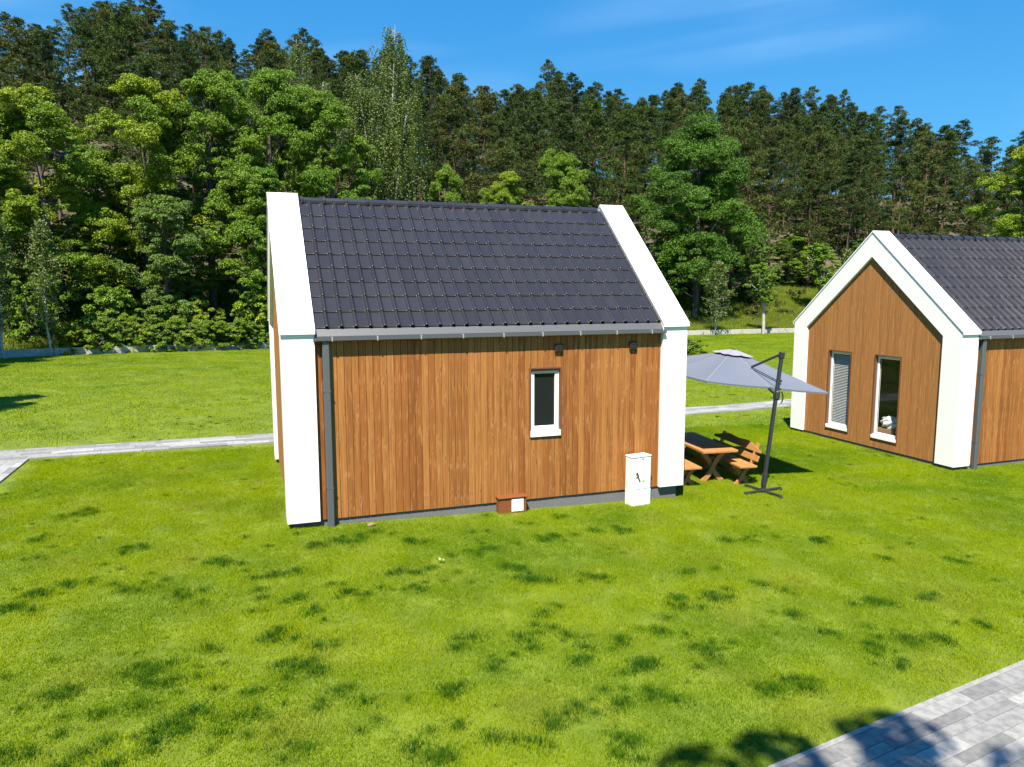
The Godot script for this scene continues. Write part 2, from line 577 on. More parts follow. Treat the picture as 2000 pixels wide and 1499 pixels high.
func frame_shape(flip: bool) -> ArrayMesh:
	# a thick white gable wall with a recess for the boarding in its outer face
	var s := Shape.new()
	if flip:
		s.xf = Transform3D(Basis(Vector3(0, 1, 0), PI), Vector3(LONG, 0, -DEEP))
	var mid := -DEEP / 2
	var drop := 0.036
	var e := cap_y(0.0) - drop
	var r := cap_y(mid) - drop
	var o := [Vector2(0, 0), Vector2(0, e), Vector2(mid, r), Vector2(-DEEP, e), Vector2(-DEEP, 0)]
	var i := [Vector2(-0.52, 0), Vector2(-0.52, 3.11), Vector2(mid, 5.075), Vector2(-DEEP + 0.52, 3.11), Vector2(-DEEP + 0.52, 0)]
	var p := func(q: Vector2, x: float) -> Vector3:
		return Vector3(x, q.y, q.x)
	var back := 0.1
	for k in 4:
		s.quad(p.call(i[k], 0.0), p.call(o[k], 0.0), p.call(o[k + 1], 0.0), p.call(i[k + 1], 0.0))
		s.quad(p.call(i[k + 1], 0.0), p.call(i[k + 1], back), p.call(i[k], back), p.call(i[k], 0.0))
		s.quad(p.call(o[k], 0.0), p.call(o[k], FRAME), p.call(o[k + 1], FRAME), p.call(o[k + 1], 0.0))
	for k in [0, 4]:
		var a: Vector2 = o[k]
		var b: Vector2 = i[k]
		s.quad(p.call(a, 0.0), p.call(b, 0.0), p.call(b, FRAME), p.call(a, FRAME))
	# inner face, only as wide as the returns so that the room behind stays open
	for k in 4:
		s.quad(p.call(o[k], FRAME), p.call(i[k], FRAME), p.call(i[k + 1], FRAME), p.call(o[k + 1], FRAME))
	for k in 4:
		s.quad(p.call(i[k], back), p.call(i[k + 1], back), p.call(i[k + 1], FRAME), p.call(i[k], FRAME))
	return s.mesh()

func coping_shape() -> ArrayMesh:
	var s := Shape.new()
	var x0 := -0.022
	var x1 := FRAME + 0.012
	var mid := -DEEP / 2
	var z0 := 0.045
	var t := 0.036
	for side in [1.0, -1.0]:
		var zz := func(z: float) -> float:
			return z if side > 0 else -DEEP - z
		var a := Vector3(x0, cap_y(z0), zz.call(z0))
		var b := Vector3(x1, cap_y(z0), zz.call(z0))
		var c := Vector3(x1, cap_y(mid), mid)
		var d := Vector3(x0, cap_y(mid), mid)
		var down := Vector3(0, -t, 0)
		var m := (a + b + c + d) / 4.0 + down * 0.5
		s.out_quad(a, b, c, d, m)
		s.out_quad(a + down, b + down, c + down, d + down, m)
		s.out_quad(a, b, b + down, a + down, m)
		s.out_quad(a, d, d + down, a + down, m)
		s.out_quad(b, c, c + down, b + down, m)
		# turned-down lip
		s.box(Vector3(x0, cap_y(z0) - t - 0.035, minf(zz.call(z0), zz.call(z0 - 0.006))), Vector3(x1, cap_y(z0) - t, maxf(zz.call(z0), zz.call(z0 - 0.006))))
	return s.mesh()

func holed(s: Shape, a0: float, a1: float, b0: float, b1: float, holes: Array, put: Callable) -> void:
	# a wall a0..a1 by b0..b1 cut round rectangular openings, as boxes
	var xs := [a0, a1]
	for h: Rect2 in holes:
		xs.append(h.position.x)
		xs.append(h.end.x)
	xs.sort()
	for k in xs.size() - 1:
		if xs[k + 1] - xs[k] < 0.001:
			continue
		var m: float = (xs[k] + xs[k + 1]) / 2
		var y := b0
		for h: Rect2 in holes:
			if m > h.position.x and m < h.end.x:
				put.call(s, xs[k], xs[k + 1], y, h.position.y)
				y = h.end.y
		put.call(s, xs[k], xs[k + 1], y, b1)

func window_part(parent: Node3D, xf: Transform3D, w: float, h: float, rail: float, foot: float, glass: Material) -> Node3D:
	# local axes: x along the wall, y up, z outwards; the frame's outer face lies at z = 0
	var o := holder(parent, "window", xf)
	var s := Shape.new()
	s.cham(Vector3(0, foot, -0.07), Vector3(rail, h, 0), 0.006)
	s.cham(Vector3(w - rail, foot, -0.07), Vector3(w, h, 0), 0.006)
	s.cham(Vector3(rail, h - rail, -0.07), Vector3(w - rail, h, -0.001), 0.006)
	s.cham(Vector3(rail, foot, -0.07), Vector3(w - rail, foot + rail, -0.001), 0.006)
	part(o, "frame", s.mesh(), M.plastic)
	s = Shape.new()
	for q in [[rail, foot + rail, rail + 0.008, h - rail], [w - rail - 0.008, foot + rail, w - rail, h - rail], [rail, h - rail - 0.008, w - rail, h - rail], [rail, foot + rail, w - rail, foot + rail + 0.008]]:
		s.box(Vector3(q[0], q[1], -0.034), Vector3(q[2], q[3], -0.022))
	part(o, "gasket", s.mesh(), M.dark)
	s = Shape.new()
	s.quad(Vector3(rail, foot + rail, -0.03), Vector3(w - rail, foot + rail, -0.03), Vector3(w - rail, h - rail, -0.03), Vector3(rail, h - rail, -0.03))
	part(o, "pane", s.mesh(), glass)
	return o

func sill_part(o: Node3D, w: float, foot: float, out: float) -> void:
	var s := Shape.new()
	var mid := Vector3(w / 2, foot / 2, 0)
	# sloping white sill with a turned-down nose and end lips
	s.out_quad(Vector3(-0.012, foot, -0.01), Vector3(w + 0.012, foot, -0.01), Vector3(w + 0.012, foot - 0.02, out), Vector3(-0.012, foot - 0.02, out), mid)
	s.box(Vector3(-0.012, 0.0, out - 0.006), Vector3(w + 0.012, foot - 0.02, out))
	s.box(Vector3(-0.014, 0.0, 0.0), Vector3(-0.008, foot, out))
	s.box(Vector3(w + 0.008, 0.0, 0.0), Vector3(w + 0.014, foot, out))
	s.box(Vector3(0, 0.0, -0.06), Vector3(w, foot - 0.002, 0.0))
	part(o, "sill", s.mesh(), M.plastic)

func cabin(called_label: String, at: Vector3, turn: float, front_holes: Array, gable_holes: Array, seed_: int) -> Node3D:
	var h := thing("timber_cabin", called_label, "cabin", "timber cabins on the lawn", at, turn)
	rng.seed = seed_
	var mid := -DEEP / 2
	# foundation
	var s := Shape.new()
	s.box(Vector3(0.1, -0.7, -DEEP + 0.12), Vector3(LONG - 0.1, 0.004, -0.112))
	part(h, "plinth", s.mesh(), M.plinth)
	s = Shape.new()
	s.box(Vector3(0.22, 0.012, -DEEP + 0.2), Vector3(LONG - 0.22, 0.09, -0.2))
	part(h, "room_floor", s.mesh(), M.room)
	# white gable walls with their copings
	for flip in [false, true]:
		var f := part(h, "gable_frame", frame_shape(flip), M.stucco)
		part(f, "coping", coping_shape(), M.coping, Transform3D(Basis(), Vector3(LONG - FRAME + 0.01, 0, 0)) if flip else Transform3D())
	# front wall: core and boards
	s = Shape.new()
	holed(s, 0.3, LONG - 0.3, 0.03, 3.2, front_holes, func(q: Shape, x0: float, x1: float, y0: float, y1: float) -> void: q.box(Vector3(x0, y0, -0.24), Vector3(x1, y1, -0.106)))
	var wall := part(h, "front_wall", s.mesh(), M.room)
	var cache := {}
	var x := FRAME
	var k := 0
	while x < LONG - FRAME - 0.02:
		var w := minf(0.1195, LONG - FRAME - x)
		var cuts := [x, x + w]
		for hole: Rect2 in front_holes:
			for e in [hole.position.x, hole.end.x]:
				if e > x + 0.008 and e < x + w - 0.008:
					cuts.append(e)
		cuts.sort()
		var mat: Material = M.wood[rng.randi_range(0, 8)]
		var flip := rng.randf() < 0.5
		var lift := rng.randf_range(-0.0015, 0.0015)
		for c in cuts.size() - 1:
			var a: float = cuts[c]
			var b: float = cuts[c + 1]
			var pieces := [[0.0, 3.13]]
			for hole: Rect2 in front_holes:
				if (a + b) / 2 > hole.position.x and (a + b) / 2 < hole.end.x:
					pieces = [[0.0, hole.position.y], [hole.end.y, 3.13]]
			for q in pieces:
				part(wall, "plank", boards(cache, b - a, q[1] - q[0], flip), mat, Transform3D(Basis(), Vector3(a, q[0], -0.08 + lift)))
		x += 0.12
		k += 1
	# gable wall that faces the lawn (x = 0): core, then boards cut to the slope
	s = Shape.new()
	holed(s, 0.4, DEEP - 0.4, 0.03, 3.1, gable_holes, func(q: Shape, z0: float, z1: float, y0: float, y1: float) -> void: q.box(Vector3(0.11, y0, -z1), Vector3(0.26, y1, -z0)))
	for xx in [0.11, 0.26]:
		var a := Vector3(xx, 3.1, -0.4)
		var b := Vector3(xx, 3.1, -DEEP + 0.4)
		s.out_tri(a, b, Vector3(xx, 5.2, mid), Vector3(0.18, 3.5, mid))
	var gable := part(h, "gable_wall", s.mesh(), M.room)
	var z := 0.50
	while z < DEEP - 0.5:
		var w := minf(0.12, DEEP - 0.5 - z)
		var cuts := [z, z + w]
		if z < DEEP / 2 - 0.004 and z + w > DEEP / 2 + 0.004:
			cuts.append(DEEP / 2)
		for hole: Rect2 in gable_holes:
			for e in [hole.position.x, hole.end.x]:
				if e > z + 0.006 and e < z + w - 0.006:
					cuts.append(e)
		cuts.sort()
		var mat: Material = M.honey[rng.randi_range(0, 3)]
		var lift := rng.randf_range(-0.0008, 0.0008)
		var start := rng.randf()
		for c in cuts.size() - 1:
			var a: float = cuts[c]
			var b: float = cuts[c + 1]
			var t := func(q: float) -> float:
				return 5.10 - absf(q - DEEP / 2) * 0.8505 if q > 0.0 else 0.0
			var pieces := [[0.0, t.call(b), t.call(a)]]
			for hole: Rect2 in gable_holes:
				if (a + b) / 2 > hole.position.x and (a + b) / 2 < hole.end.x:
					pieces = [[0.0, hole.position.y, hole.position.y], [hole.end.y, t.call(b), t.call(a)]]
			for q in pieces:
				# seen from outside (towards -x) the board runs from b (far) to a (near)
				part(gable, "plank", gable_board(b - a, q[1] - q[0], q[2] - q[0], 0.0, start), mat, Transform3D(Basis(Vector3(0, 0, 1), Vector3(0, 1, 0), Vector3(-1, 0, 0)), Vector3(0.074 + lift, q[0], -b)))
		z += 0.12
	# the two walls that the lawn side never shows
	s = Shape.new()
	s.box(Vector3(0.3, 0.0, -DEEP + 0.08), Vector3(LONG - 0.3, 3.2, -DEEP + 0.24))
	part(h, "rear_wall", s.mesh(), M.trim)
	s = Shape.new()
	s.box(Vector3(LONG - 0.26, 0.0, -DEEP + 0.4), Vector3(LONG - 0.08, 3.1, -0.4))
	for xx in [LONG - 0.26, LONG - 0.08]:
		s.out_tri(Vector3(xx, 3.1, -0.4), Vector3(xx, 3.1, -DEEP + 0.4), Vector3(xx, 5.2, mid), Vector3(LONG - 0.17, 3.5, mid))
	part(h, "end_wall", s.mesh(), M.trim)
	# roof: deck, tiles course by course, ridge tiles
	s = Shape.new()
	var plane := 3.13   # roof plane: y = plane + PITCH * (0.045 - z)
	var py := func(zz: float) -> float:
		return plane + PITCH * (0.045 - zz)
	var x0 := FRAME - 0.03
	var x1 := LONG - FRAME + 0.03
	for g in [0.0, -0.16]:
		s.quad(Vector3(x0, py.call(-0.1) - 0.03 + g, -0.1), Vector3(x1, py.call(-0.1) - 0.03 + g, -0.1), Vector3(x1, py.call(mid) - 0.03 + g, mid), Vector3(x0, py.call(mid) - 0.03 + g, mid))
		s.quad(Vector3(x1, py.call(-0.1) - 0.03 + g, -DEEP + 0.1), Vector3(x0, py.call(-0.1) - 0.03 + g, -DEEP + 0.1), Vector3(x0, py.call(mid) - 0.03 + g, mid), Vector3(x1, py.call(mid) - 0.03 + g, mid))
	s.box(Vector3(x0, py.call(-0.1) - 0.19, -0.105), Vector3(x1, py.call(-0.1) - 0.03, -0.1))
	var roof := part(h, "roof", s.mesh(), M.dark)
	var slope := atan(PITCH)
	var axes := Basis(Vector3(1, 0, 0), Vector3(0, cos(slope), sin(slope)), Vector3(0, -sin(slope), cos(slope)))
	var tile := tile_shape()
	var eave := Vector3(FRAME + 0.018, py.call(-0.09), -0.09)
	for row in 9:
		for col in 27:
			var p := eave + Vector3(col * 0.2406, 0, 0) - axes.z * (row * 0.385)
			var b := axes * Basis.from_euler(Vector3(rng.randf_range(-0.004, 0.004), 0, rng.randf_range(-0.006, 0.006)))
			part(roof, "tile", tile, M.tiles[rng.randi_range(0, 3)], Transform3D(b, p + axes.y * rng.randf_range(-0.001, 0.002) + axes.x * rng.randf_range(-0.001, 0.001)))
	s = Shape.new()
	var back := Basis(Vector3(-1, 0, 0), Vector3(0, cos(slope), -sin(slope)), Vector3(0, -sin(slope), -cos(slope)))
	for row in 9:
		s.xf = Transform3D(back, Vector3(x1, py.call(-0.09), -DEEP + 0.09) - back.z * (row * 0.385))
		s.quad(Vector3(0, 0.024, 0), Vector3(x1 - x0, 0.024, 0), Vector3(x1 - x0, 0, -0.42), Vector3(0, 0, -0.42))
		s.quad(Vector3(0, 0.0, 0), Vector3(x1 - x0, 0.0, 0), Vector3(x1 - x0, 0.024, 0), Vector3(0, 0.024, 0))
	part(roof, "rear_tiling", s.mesh(), M.tiles[1], Transform3D(), "stuff")
	var ridge := ridge_shape()
	for c in 15:
		part(roof, "ridge_tile", ridge, M.tiles[rng.randi_range(0, 3)], Transform3D(Basis.from_euler(Vector3(0, 0, rng.randf_range(-0.004, 0.004))), Vector3(FRAME + 0.05 + c * 0.4235, py.call(mid) - 0.055, mid)))
	# verge flashings beside the copings
	s = Shape.new()
	for xx in [FRAME + 0.012, LONG - FRAME - 0.022]:
		var a := Vector3(xx, py.call(-0.09) + 0.03, -0.09)
		var b := Vector3(xx, py.call(mid) + 0.03, mid)
		var r := Vector3(0.012, 0, 0)
		s.quad(a, a + r, b + r, b)
		s.quad(a + Vector3(0, -0.05, 0), a + r + Vector3(0, -0.05, 0), a + r, a)
	part(roof, "verge_flashing", s.mesh(), M.tiles[0])
	# eave flashing, gutter with brackets, downpipe
	s = Shape.new()
	s.quad(Vector3(FRAME + 0.005, 3.128, 0.0), Vector3(LONG - FRAME - 0.005, 3.128, 0.0), Vector3(LONG - FRAME - 0.005, py.call(-0.09) + 0.0, -0.092), Vector3(FRAME + 0.005, py.call(-0.09) + 0.0, -0.092))
	s.box(Vector3(FRAME + 0.005, 3.10, -0.006), Vector3(LONG - FRAME - 0.005, 3.128, 0.0))
	part(h, "eave_flashing", s.mesh(), M.metal)
	s = Shape.new()
	var gut := [Vector2(-0.066, 3.10), Vector2(-0.066, 3.065), Vector2(-0.045, 3.045), Vector2(0.045, 3.045), Vector2(0.064, 3.06), Vector2(0.066, 3.106), Vector2(0.056, 3.106), Vector2(0.056, 3.098)]
	for q in gut.size() - 1:
		var a: Vector2 = gut[q]
		var b: Vector2 = gut[q + 1]
		s.quad(Vector3(FRAME - 0.02, a.y, a.x), Vector3(LONG - FRAME + 0.03, a.y, a.x), Vector3(LONG - FRAME + 0.03, b.y, b.x), Vector3(FRAME - 0.02, b.y, b.x))
	for xx in [FRAME - 0.022, LONG - FRAME + 0.028]:
		s.box(Vector3(xx, 3.045, 0.003), Vector3(xx + 0.004, 3.10, 0.066))
	var gutter := part(h, "gutter", s.mesh(), M.gutter, Transform3D(Basis(), Vector3(0, 0.0, 0.012)))
	s = Shape.new()
	s.cham(Vector3(-0.012, 3.045, 0.04), Vector3(0.012, 3.118, 0.071), 0.003)
	s.box(Vector3(-0.012, 3.108, -0.01), Vector3(0.012, 3.115, 0.05))
	var clip := s.mesh()
	for c in 9:
		part(gutter, "bracket", clip, M.clip, Transform3D(Basis(), Vector3(0.815 + c * 0.746, 0, 0)))
	s = Shape.new()
	s.cham(Vector3(0.655, -0.25, -0.072), Vector3(0.768, 3.06, 0.038), 0.012)
	var pipe := part(h, "downpipe", s.mesh(), M.pipe)
	s = Shape.new()
	for yy in [0.55, 2.2]:
		s.box(Vector3(0.651, yy, -0.08), Vector3(0.772, yy + 0.025, 0.0405))
	part(pipe, "pipe_clamp", s.mesh(), M.pipe)
	return h

func build_cabins() -> void:
	var near := cabin("timber cabin with two brown wall vents and a single small window in its long side", Vector3.ZERO, 0.0, [Rect2(4.365, 1.175, 0.585, 1.26)], [], 21)
	var win := window_part(near, Transform3D(Basis(), Vector3(4.372, 1.18, -0.118)), 0.571, 1.25, 0.082, 0.105, M.dark_glass)
	sill_part(win, 0.571, 0.105, 0.075)
	# thin boarding round the opening and a grey shade box under its head
	var s := Shape.new()
	s.box(Vector3(4.335, 1.15, -0.10), Vector3(4.365, 2.462, -0.072))
	s.box(Vector3(4.950, 1.15, -0.10), Vector3(4.980, 2.462, -0.072))
	s.box(Vector3(4.365, 2.436, -0.10), Vector3(4.950, 2.462, -0.0725))
	part(win, "casing", s.mesh(), M.trim, win.transform.affine_inverse())
	s = Shape.new()
	s.cham(Vector3(0.02, 1.18, 0.0), Vector3(0.55, 1.248, 0.022), 0.006)
	part(win, "shade_box", s.mesh(), M.metal)
	for p in [Vector2(4.913, 2.811), Vector2(6.452, 2.81)]:
		s = Shape.new()
		s.cham(Vector3(p.x - 0.078, p.y - 0.08, -0.079), Vector3(p.x + 0.078, p.y + 0.08, -0.035), 0.008)
		var v := part(near, "vent", s.mesh(), M.vent)
		s = Shape.new()
		for k in 4:
			s.cham(Vector3(p.x - 0.06, p.y - 0.056 + k * 0.03, -0.035), Vector3(p.x + 0.06, p.y - 0.036 + k * 0.03, -0.025), 0.003)
		part(v, "louver", s.mesh(), M.vent)
	var holes := [Rect2(1.755, 0.25, 0.81, 2.22), Rect2(3.43, 0.25, 0.81, 2.22)]
	var far := cabin("timber cabin with two tall windows in its boarded gable", Vector3(15.2521, -0.358, -0.3766), 0.0121, [], holes, 22)
	for k in 2:
		var hole: Rect2 = holes[k]
		var xf := Transform3D(Basis(Vector3(0, 0, 1), Vector3(0, 1, 0), Vector3(-1, 0, 0)), Vector3(0.125, 0.255, -hole.end.x + 0.008))
		win = window_part(far, xf, 0.794, 2.21, 0.07, 0.09, M.glass)
		sill_part(win, 0.794, 0.09, 0.085)
		s = Shape.new()
		s.box(Vector3(0.05, 0.22, -hole.position.x), Vector3(0.09, 2.50, -hole.position.x + 0.028))
		s.box(Vector3(0.05, 0.22, -hole.end.x - 0.028), Vector3(0.09, 2.50, -hole.end.x))
		s.box(Vector3(0.0505, 2.472, -hole.end.x), Vector3(0.09, 2.50, -hole.position.x))
		part(win, "casing", s.mesh(), M.trim, xf.affine_inverse())
		if k == 1:
			s = Shape.new()
			for j in 44:
				s.xf = xf * Transform3D(Basis(Vector3(1, 0, 0), 0.75), Vector3(0.075, 0.18 + j * 0.0445, -0.075))
				s.box(Vector3(0, -0.0006, -0.022), Vector3(0.644, 0.0006, 0.022))
			part(win, "venetian_blind", s.mesh(), M.blind, xf.affine_inverse(), "stuff")
	# what stands inside behind the second tall window
	var inside := Transform3D(Basis(Vector3(0, 1, 0), 0.0121), Vector3(15.2521, -0.358, -0.3766))
	s = Shape.new()
	s.cham(Vector3(-0.19, 0, -0.24), Vector3(0.19, 0.42, 0.24), 0.004)
	var card := part(self, "cardboard_box", s.mesh(), M.card, inside * Transform3D(Basis(Vector3(0, 1, 0), 0.2), Vector3(0.47, 0.092, -2.36)))
	tagged(card, "cardboard_box", "brown cardboard box standing behind the tall clear window", "box")
	s = Shape.new()
	var lump := func(a: float, b: float) -> Vector3:
		var d := Vector3(cos(a) * cos(b), sin(b), sin(a) * cos(b))
		return d * (0.21 + 0.05 * soft.get_noise_3d(d.x * 90, d.y * 90, d.z * 90) + 0.035 * sin(a * 5 + b * 7)) * Vector3(0.95, 0.75, 1.25)
	for i in 22:
		for j in 12:
			var a0 := TAU * i / 22
			var a1 := TAU * (i + 1) / 22
			var b0 := -1.3 + 2.87 * j / 12
			var b1 := -1.3 + 2.87 * (j + 1) / 12
			s.out_quad(lump.call(a0, b0), lump.call(a1, b0), lump.call(a1, b1), lump.call(a0, b1), Vector3.ZERO)
	var bag := part(self, "plastic_bag", s.mesh(), M.bag, inside * Transform3D(Basis(), Vector3(0.47, 0.66, -2.33)))
	tagged(bag, "plastic_bag", "crumpled white plastic bag lying on the cardboard box indoors", "bag")

# ------------------------------------------------------------------ things on the lawn

func build_cabinet() -> void:
	var t := thing("electric_cabinet", "white street electric cabinet with a black bolt sign by the pillar", "electric box", "", Vector3(6.505, lawn_y(6.5), 0.135), 0.16)
	var s := Shape.new()
	s.cham(Vector3(-0.222, -0.15, -0.118), Vector3(0.222, 0.31, 0.118), 0.008)
	part(t, "pedestal", s.mesh(), M.cabinet)
	s = Shape.new()
	s.cham(Vector3(-0.218, 0.314, -0.115), Vector3(0.218, 0.95, 0.108), 0.006)
	part(t, "body", s.mesh(), M.cabinet)
	s = Shape.new()
	s.cham(Vector3(-0.205, 0.322, 0.106), Vector3(0.212, 0.928, 0.117), 0.004)
	var door := part(t, "door", s.mesh(), M.cabinet)
	s = Shape.new()
	s.cham(Vector3(-0.226, 0.945, -0.122), Vector3(0.226, 0.975, 0.124), 0.008)
	part(t, "lid", s.mesh(), M.cabinet)
	s = Shape.new()
	s.cham(Vector3(0.0, 0.905, 0.116), Vector3(0.035, 0.92, 0.124), 0.003)
	part(door, "latch", s.mesh(), M.steel)
	# a black broken arrow slanting down to the right
	s = Shape.new()
	var z := 0.1185
	var p := [Vector2(-0.13, 0.655), Vector2(-0.105, 0.66), Vector2(-0.068, 0.585), Vector2(-0.072, 0.565), Vector2(-0.03, 0.47), Vector2(-0.052, 0.455), Vector2(-0.098, 0.55), Vector2(-0.135, 0.545), Vector2(-0.142, 0.565), Vector2(-0.108, 0.58), Vector2(-0.115, 0.605), Vector2(-0.14, 0.60)]
	var pk := PackedVector2Array(p)
	var idx := Geometry2D.triangulate_polygon(pk)
	for k in range(0, idx.size(), 3):
		s.out_tri(Vector3(pk[idx[k]].x, pk[idx[k]].y, z), Vector3(pk[idx[k + 1]].x, pk[idx[k + 1]].y, z), Vector3(pk[idx[k + 2]].x, pk[idx[k + 2]].y, z), Vector3.ZERO)
	part(door, "bolt_sign", s.mesh(), M.ink)
	s = Shape.new()
	s.out_tri(Vector3(0.005, 0.45, z), Vector3(0.085, 0.45, z), Vector3(0.045, 0.53, z), Vector3.ZERO)
	part(door, "warning_triangle", s.mesh(), M.warn)
	s = Shape.new()
	s.out_tri(Vector3(0.038, 0.462, z + 0.001), Vector3(0.055, 0.462, z + 0.001), Vector3(0.044, 0.505, z + 0.001), Vector3.ZERO)
	part(door, "warning_mark", s.mesh(), M.ink)

func build_tap_box() -> void:
	var t := thing("wooden_utility_box", "low reddish wooden box with a white notice against the cabin plinth", "wooden box", "", Vector3(3.96, lawn_y(3.96), -0.005))
	for k in 4:
		var s := Shape.new()
		s.cham(Vector3(-0.265, -0.05 + k * 0.085, 0.06), Vector3(0.265, 0.033 + k * 0.085, 0.085), 0.004)
		part(t, "plank", s.mesh(), M.red_board)
		for x in [-0.265, 0.243]:
			s = Shape.new()
			s.cham(Vector3(x, -0.05 + k * 0.085, -0.095), Vector3(x + 0.022, 0.033 + k * 0.085, 0.0595), 0.004)
			part(t, "plank", s.mesh(), M.red_board)
	var l := Shape.new()
	l.cham(Vector3(-0.285, 0.29, -0.1), Vector3(0.285, 0.313, 0.11), 0.005)
	part(t, "lid", l.mesh(), M.red_board)
	l = Shape.new()
	l.cham(Vector3(-0.025, 0.035, 0.0855), Vector3(0.205, 0.268, 0.092), 0.002)
	part(t, "notice", l.mesh(), M.plastic)

func curved_leg(p: Array, w: float, t: float) -> ArrayMesh:
	# a sawn board that follows the points p (x, y), t thick along z
	var s := Shape.new()
	var c := []
	for k in p.size():
		var a: Vector2 = p[maxi(k - 1, 0)]
		var b: Vector2 = p[mini(k + 1, p.size() - 1)]
		var d := (b - a).normalized().orthogonal() * w / 2
		c.append([p[k] - d, p[k] + d])
	for k in p.size() - 1:
		var a: Vector2 = c[k][0]
		var b: Vector2 = c[k][1]
		var e: Vector2 = c[k + 1][1]
		var f: Vector2 = c[k + 1][0]
		var m := Vector3((a.x + b.x + e.x + f.x) / 4, (a.y + b.y + e.y + f.y) / 4, 0)
		for z in [-t / 2, t / 2]:
			s.out_quad(Vector3(a.x, a.y, z), Vector3(b.x, b.y, z), Vector3(e.x, e.y, z), Vector3(f.x, f.y, z), m)
		s.out_quad(Vector3(a.x, a.y, -t / 2), Vector3(a.x, a.y, t / 2), Vector3(f.x, f.y, t / 2), Vector3(f.x, f.y, -t / 2), m)
		s.out_quad(Vector3(b.x, b.y, -t / 2), Vector3(b.x, b.y, t / 2), Vector3(e.x, e.y, t / 2), Vector3(e.x, e.y, -t / 2), m)
	return s.mesh()

func cross_leg(half: float, high: float, side: float) -> Array:
	var p := []
	for k in 13:
		var t := k / 12.0
		var u := t * 2 - 1
		p.append(Vector2(side * half * signf(u) * pow(absf(u), 1.35), high * t))
	return p

func build_table() -> void:
	var turn := -0.11
	var t := thing("picnic_table", "long varnished pine picnic table with crossed legs under the grey parasol", "table", "", Vector3(9.085, lawn_y(9.085), -1.76), turn)
	var s: Shape
	for k in 5:
		s = Shape.new()
		s.cham(Vector3(-0.41 + k * 0.164, 0.70, -1.05), Vector3(-0.41 + k * 0.164 + 0.161, 0.752, 1.05), 0.006)
		part(t, "plank", s.mesh(), M.pine_board)
	for z in [-0.68, 0.68]:
		s = Shape.new()
		s.cham(Vector3(-0.36, 0.645, z - 0.04), Vector3(0.36, 0.699, z + 0.04), 0.005)
		part(t, "batten", s.mesh(), M.pine_board)
		for side in [-1.0, 1.0]:
			part(t, "leg", curved_leg(cross_leg(0.25, 0.66, side), 0.105, 0.045), M.pine_board, Transform3D(Basis(), Vector3(0, -0.01, z + side * 0.023)))
	s = Shape.new()
	s.cham(Vector3(-0.022, 0.29, -0.64), Vector3(0.022, 0.39, 0.64), 0.004)
	part(t, "stretcher", s.mesh(), M.pine_board)
	for b in [[Vector3(9.56, 0, -1.38), 1.0, "pine garden bench with scalloped back on the lawn side of the picnic table"], [Vector3(8.31, 0, -1.56), -1.0, "pine garden bench between the picnic table and the white cabin wall"]]:
		var side: float = b[1]
		var o := thing("garden_bench", b[2], "bench", "benches at the picnic table", Vector3(b[0].x, lawn_y(b[0].x), b[0].z), turn)
		for k in 2:
			s = Shape.new()
			s.cham(Vector3(-0.2 + k * 0.201, 0.415, -1.0), Vector3(-0.2 + k * 0.201 + 0.198, 0.46, 1.0), 0.006)
			part(o, "plank", s.mesh(), M.pine_board)
		for z in [-0.72, 0.72]:
			for sd in [-1.0, 1.0]:
				part(o, "leg", curved_leg(cross_leg(0.17, 0.42, sd), 0.085, 0.042), M.pine_board, Transform3D(Basis(), Vector3(0, -0.01, z + sd * 0.0215)))
			s = Shape.new()
			s.bar(Vector3(side * 0.17, 0.40, z + 0.06), Vector3(side * 0.335, 0.90, z + 0.06), 0.085, 0.04, Vector3(1, 0, 0))
			part(o, "back_post", s.mesh(), M.pine_board)
		s = Shape.new()
		s.cham(Vector3(-0.02, 0.16, -0.69), Vector3(0.02, 0.24, 0.69), 0.004)
		part(o, "stretcher", s.mesh(), M.pine_board)
		var lean := Basis(Vector3(0, 0, 1), -side * 0.32)
		s = Shape.new()
		s.xf = Transform3D(lean, Vector3(side * 0.213, 0.60, 0))
		s.cham(Vector3(-0.018, -0.065, -1.0), Vector3(0.018, 0.065, 1.0), 0.005)
		part(o, "back_board", s.mesh(), M.pine_board)
		# upper back board with a wavy top edge
		s = Shape.new()
		s.xf = Transform3D(lean, Vector3(side * 0.275, 0.79, 0))
		var n := 24
		for k in n:
			var z0 := -1.0 + 2.0 * k / n
			var z1 := -1.0 + 2.0 * (k + 1) / n
			var h0 := 0.07 + 0.05 * cos(z0 * PI * 1.0) - 0.03 * cos(z0 * PI * 2.0)
			var h1 := 0.07 + 0.05 * cos(z1 * PI * 1.0) - 0.03 * cos(z1 * PI * 2.0)
			var m := Vector3(0, 0, (z0 + z1) / 2)
			for x in [-0.018, 0.018]:
				s.out_quad(Vector3(x, -0.07, z0), Vector3(x, -0.07, z1), Vector3(x, h1, z1), Vector3(x, h0, z0), m)
			s.out_quad(Vector3(-0.018, h0, z0), Vector3(0.018, h0, z0), Vector3(0.018, h1, z1), Vector3(-0.018, h1, z1), m)
			s.out_quad(Vector3(-0.018, -0.07, z0), Vector3(0.018, -0.07, z0), Vector3(0.018, -0.07, z1), Vector3(-0.018, -0.07, z1), m)
		s.box(Vector3(-0.018, -0.07, -1.002), Vector3(0.018, -0.011, -0.998))
		s.box(Vector3(-0.018, -0.07, 0.998), Vector3(0.018, -0.011, 1.002))
		part(o, "back_board", s.mesh(), M.pine_board)

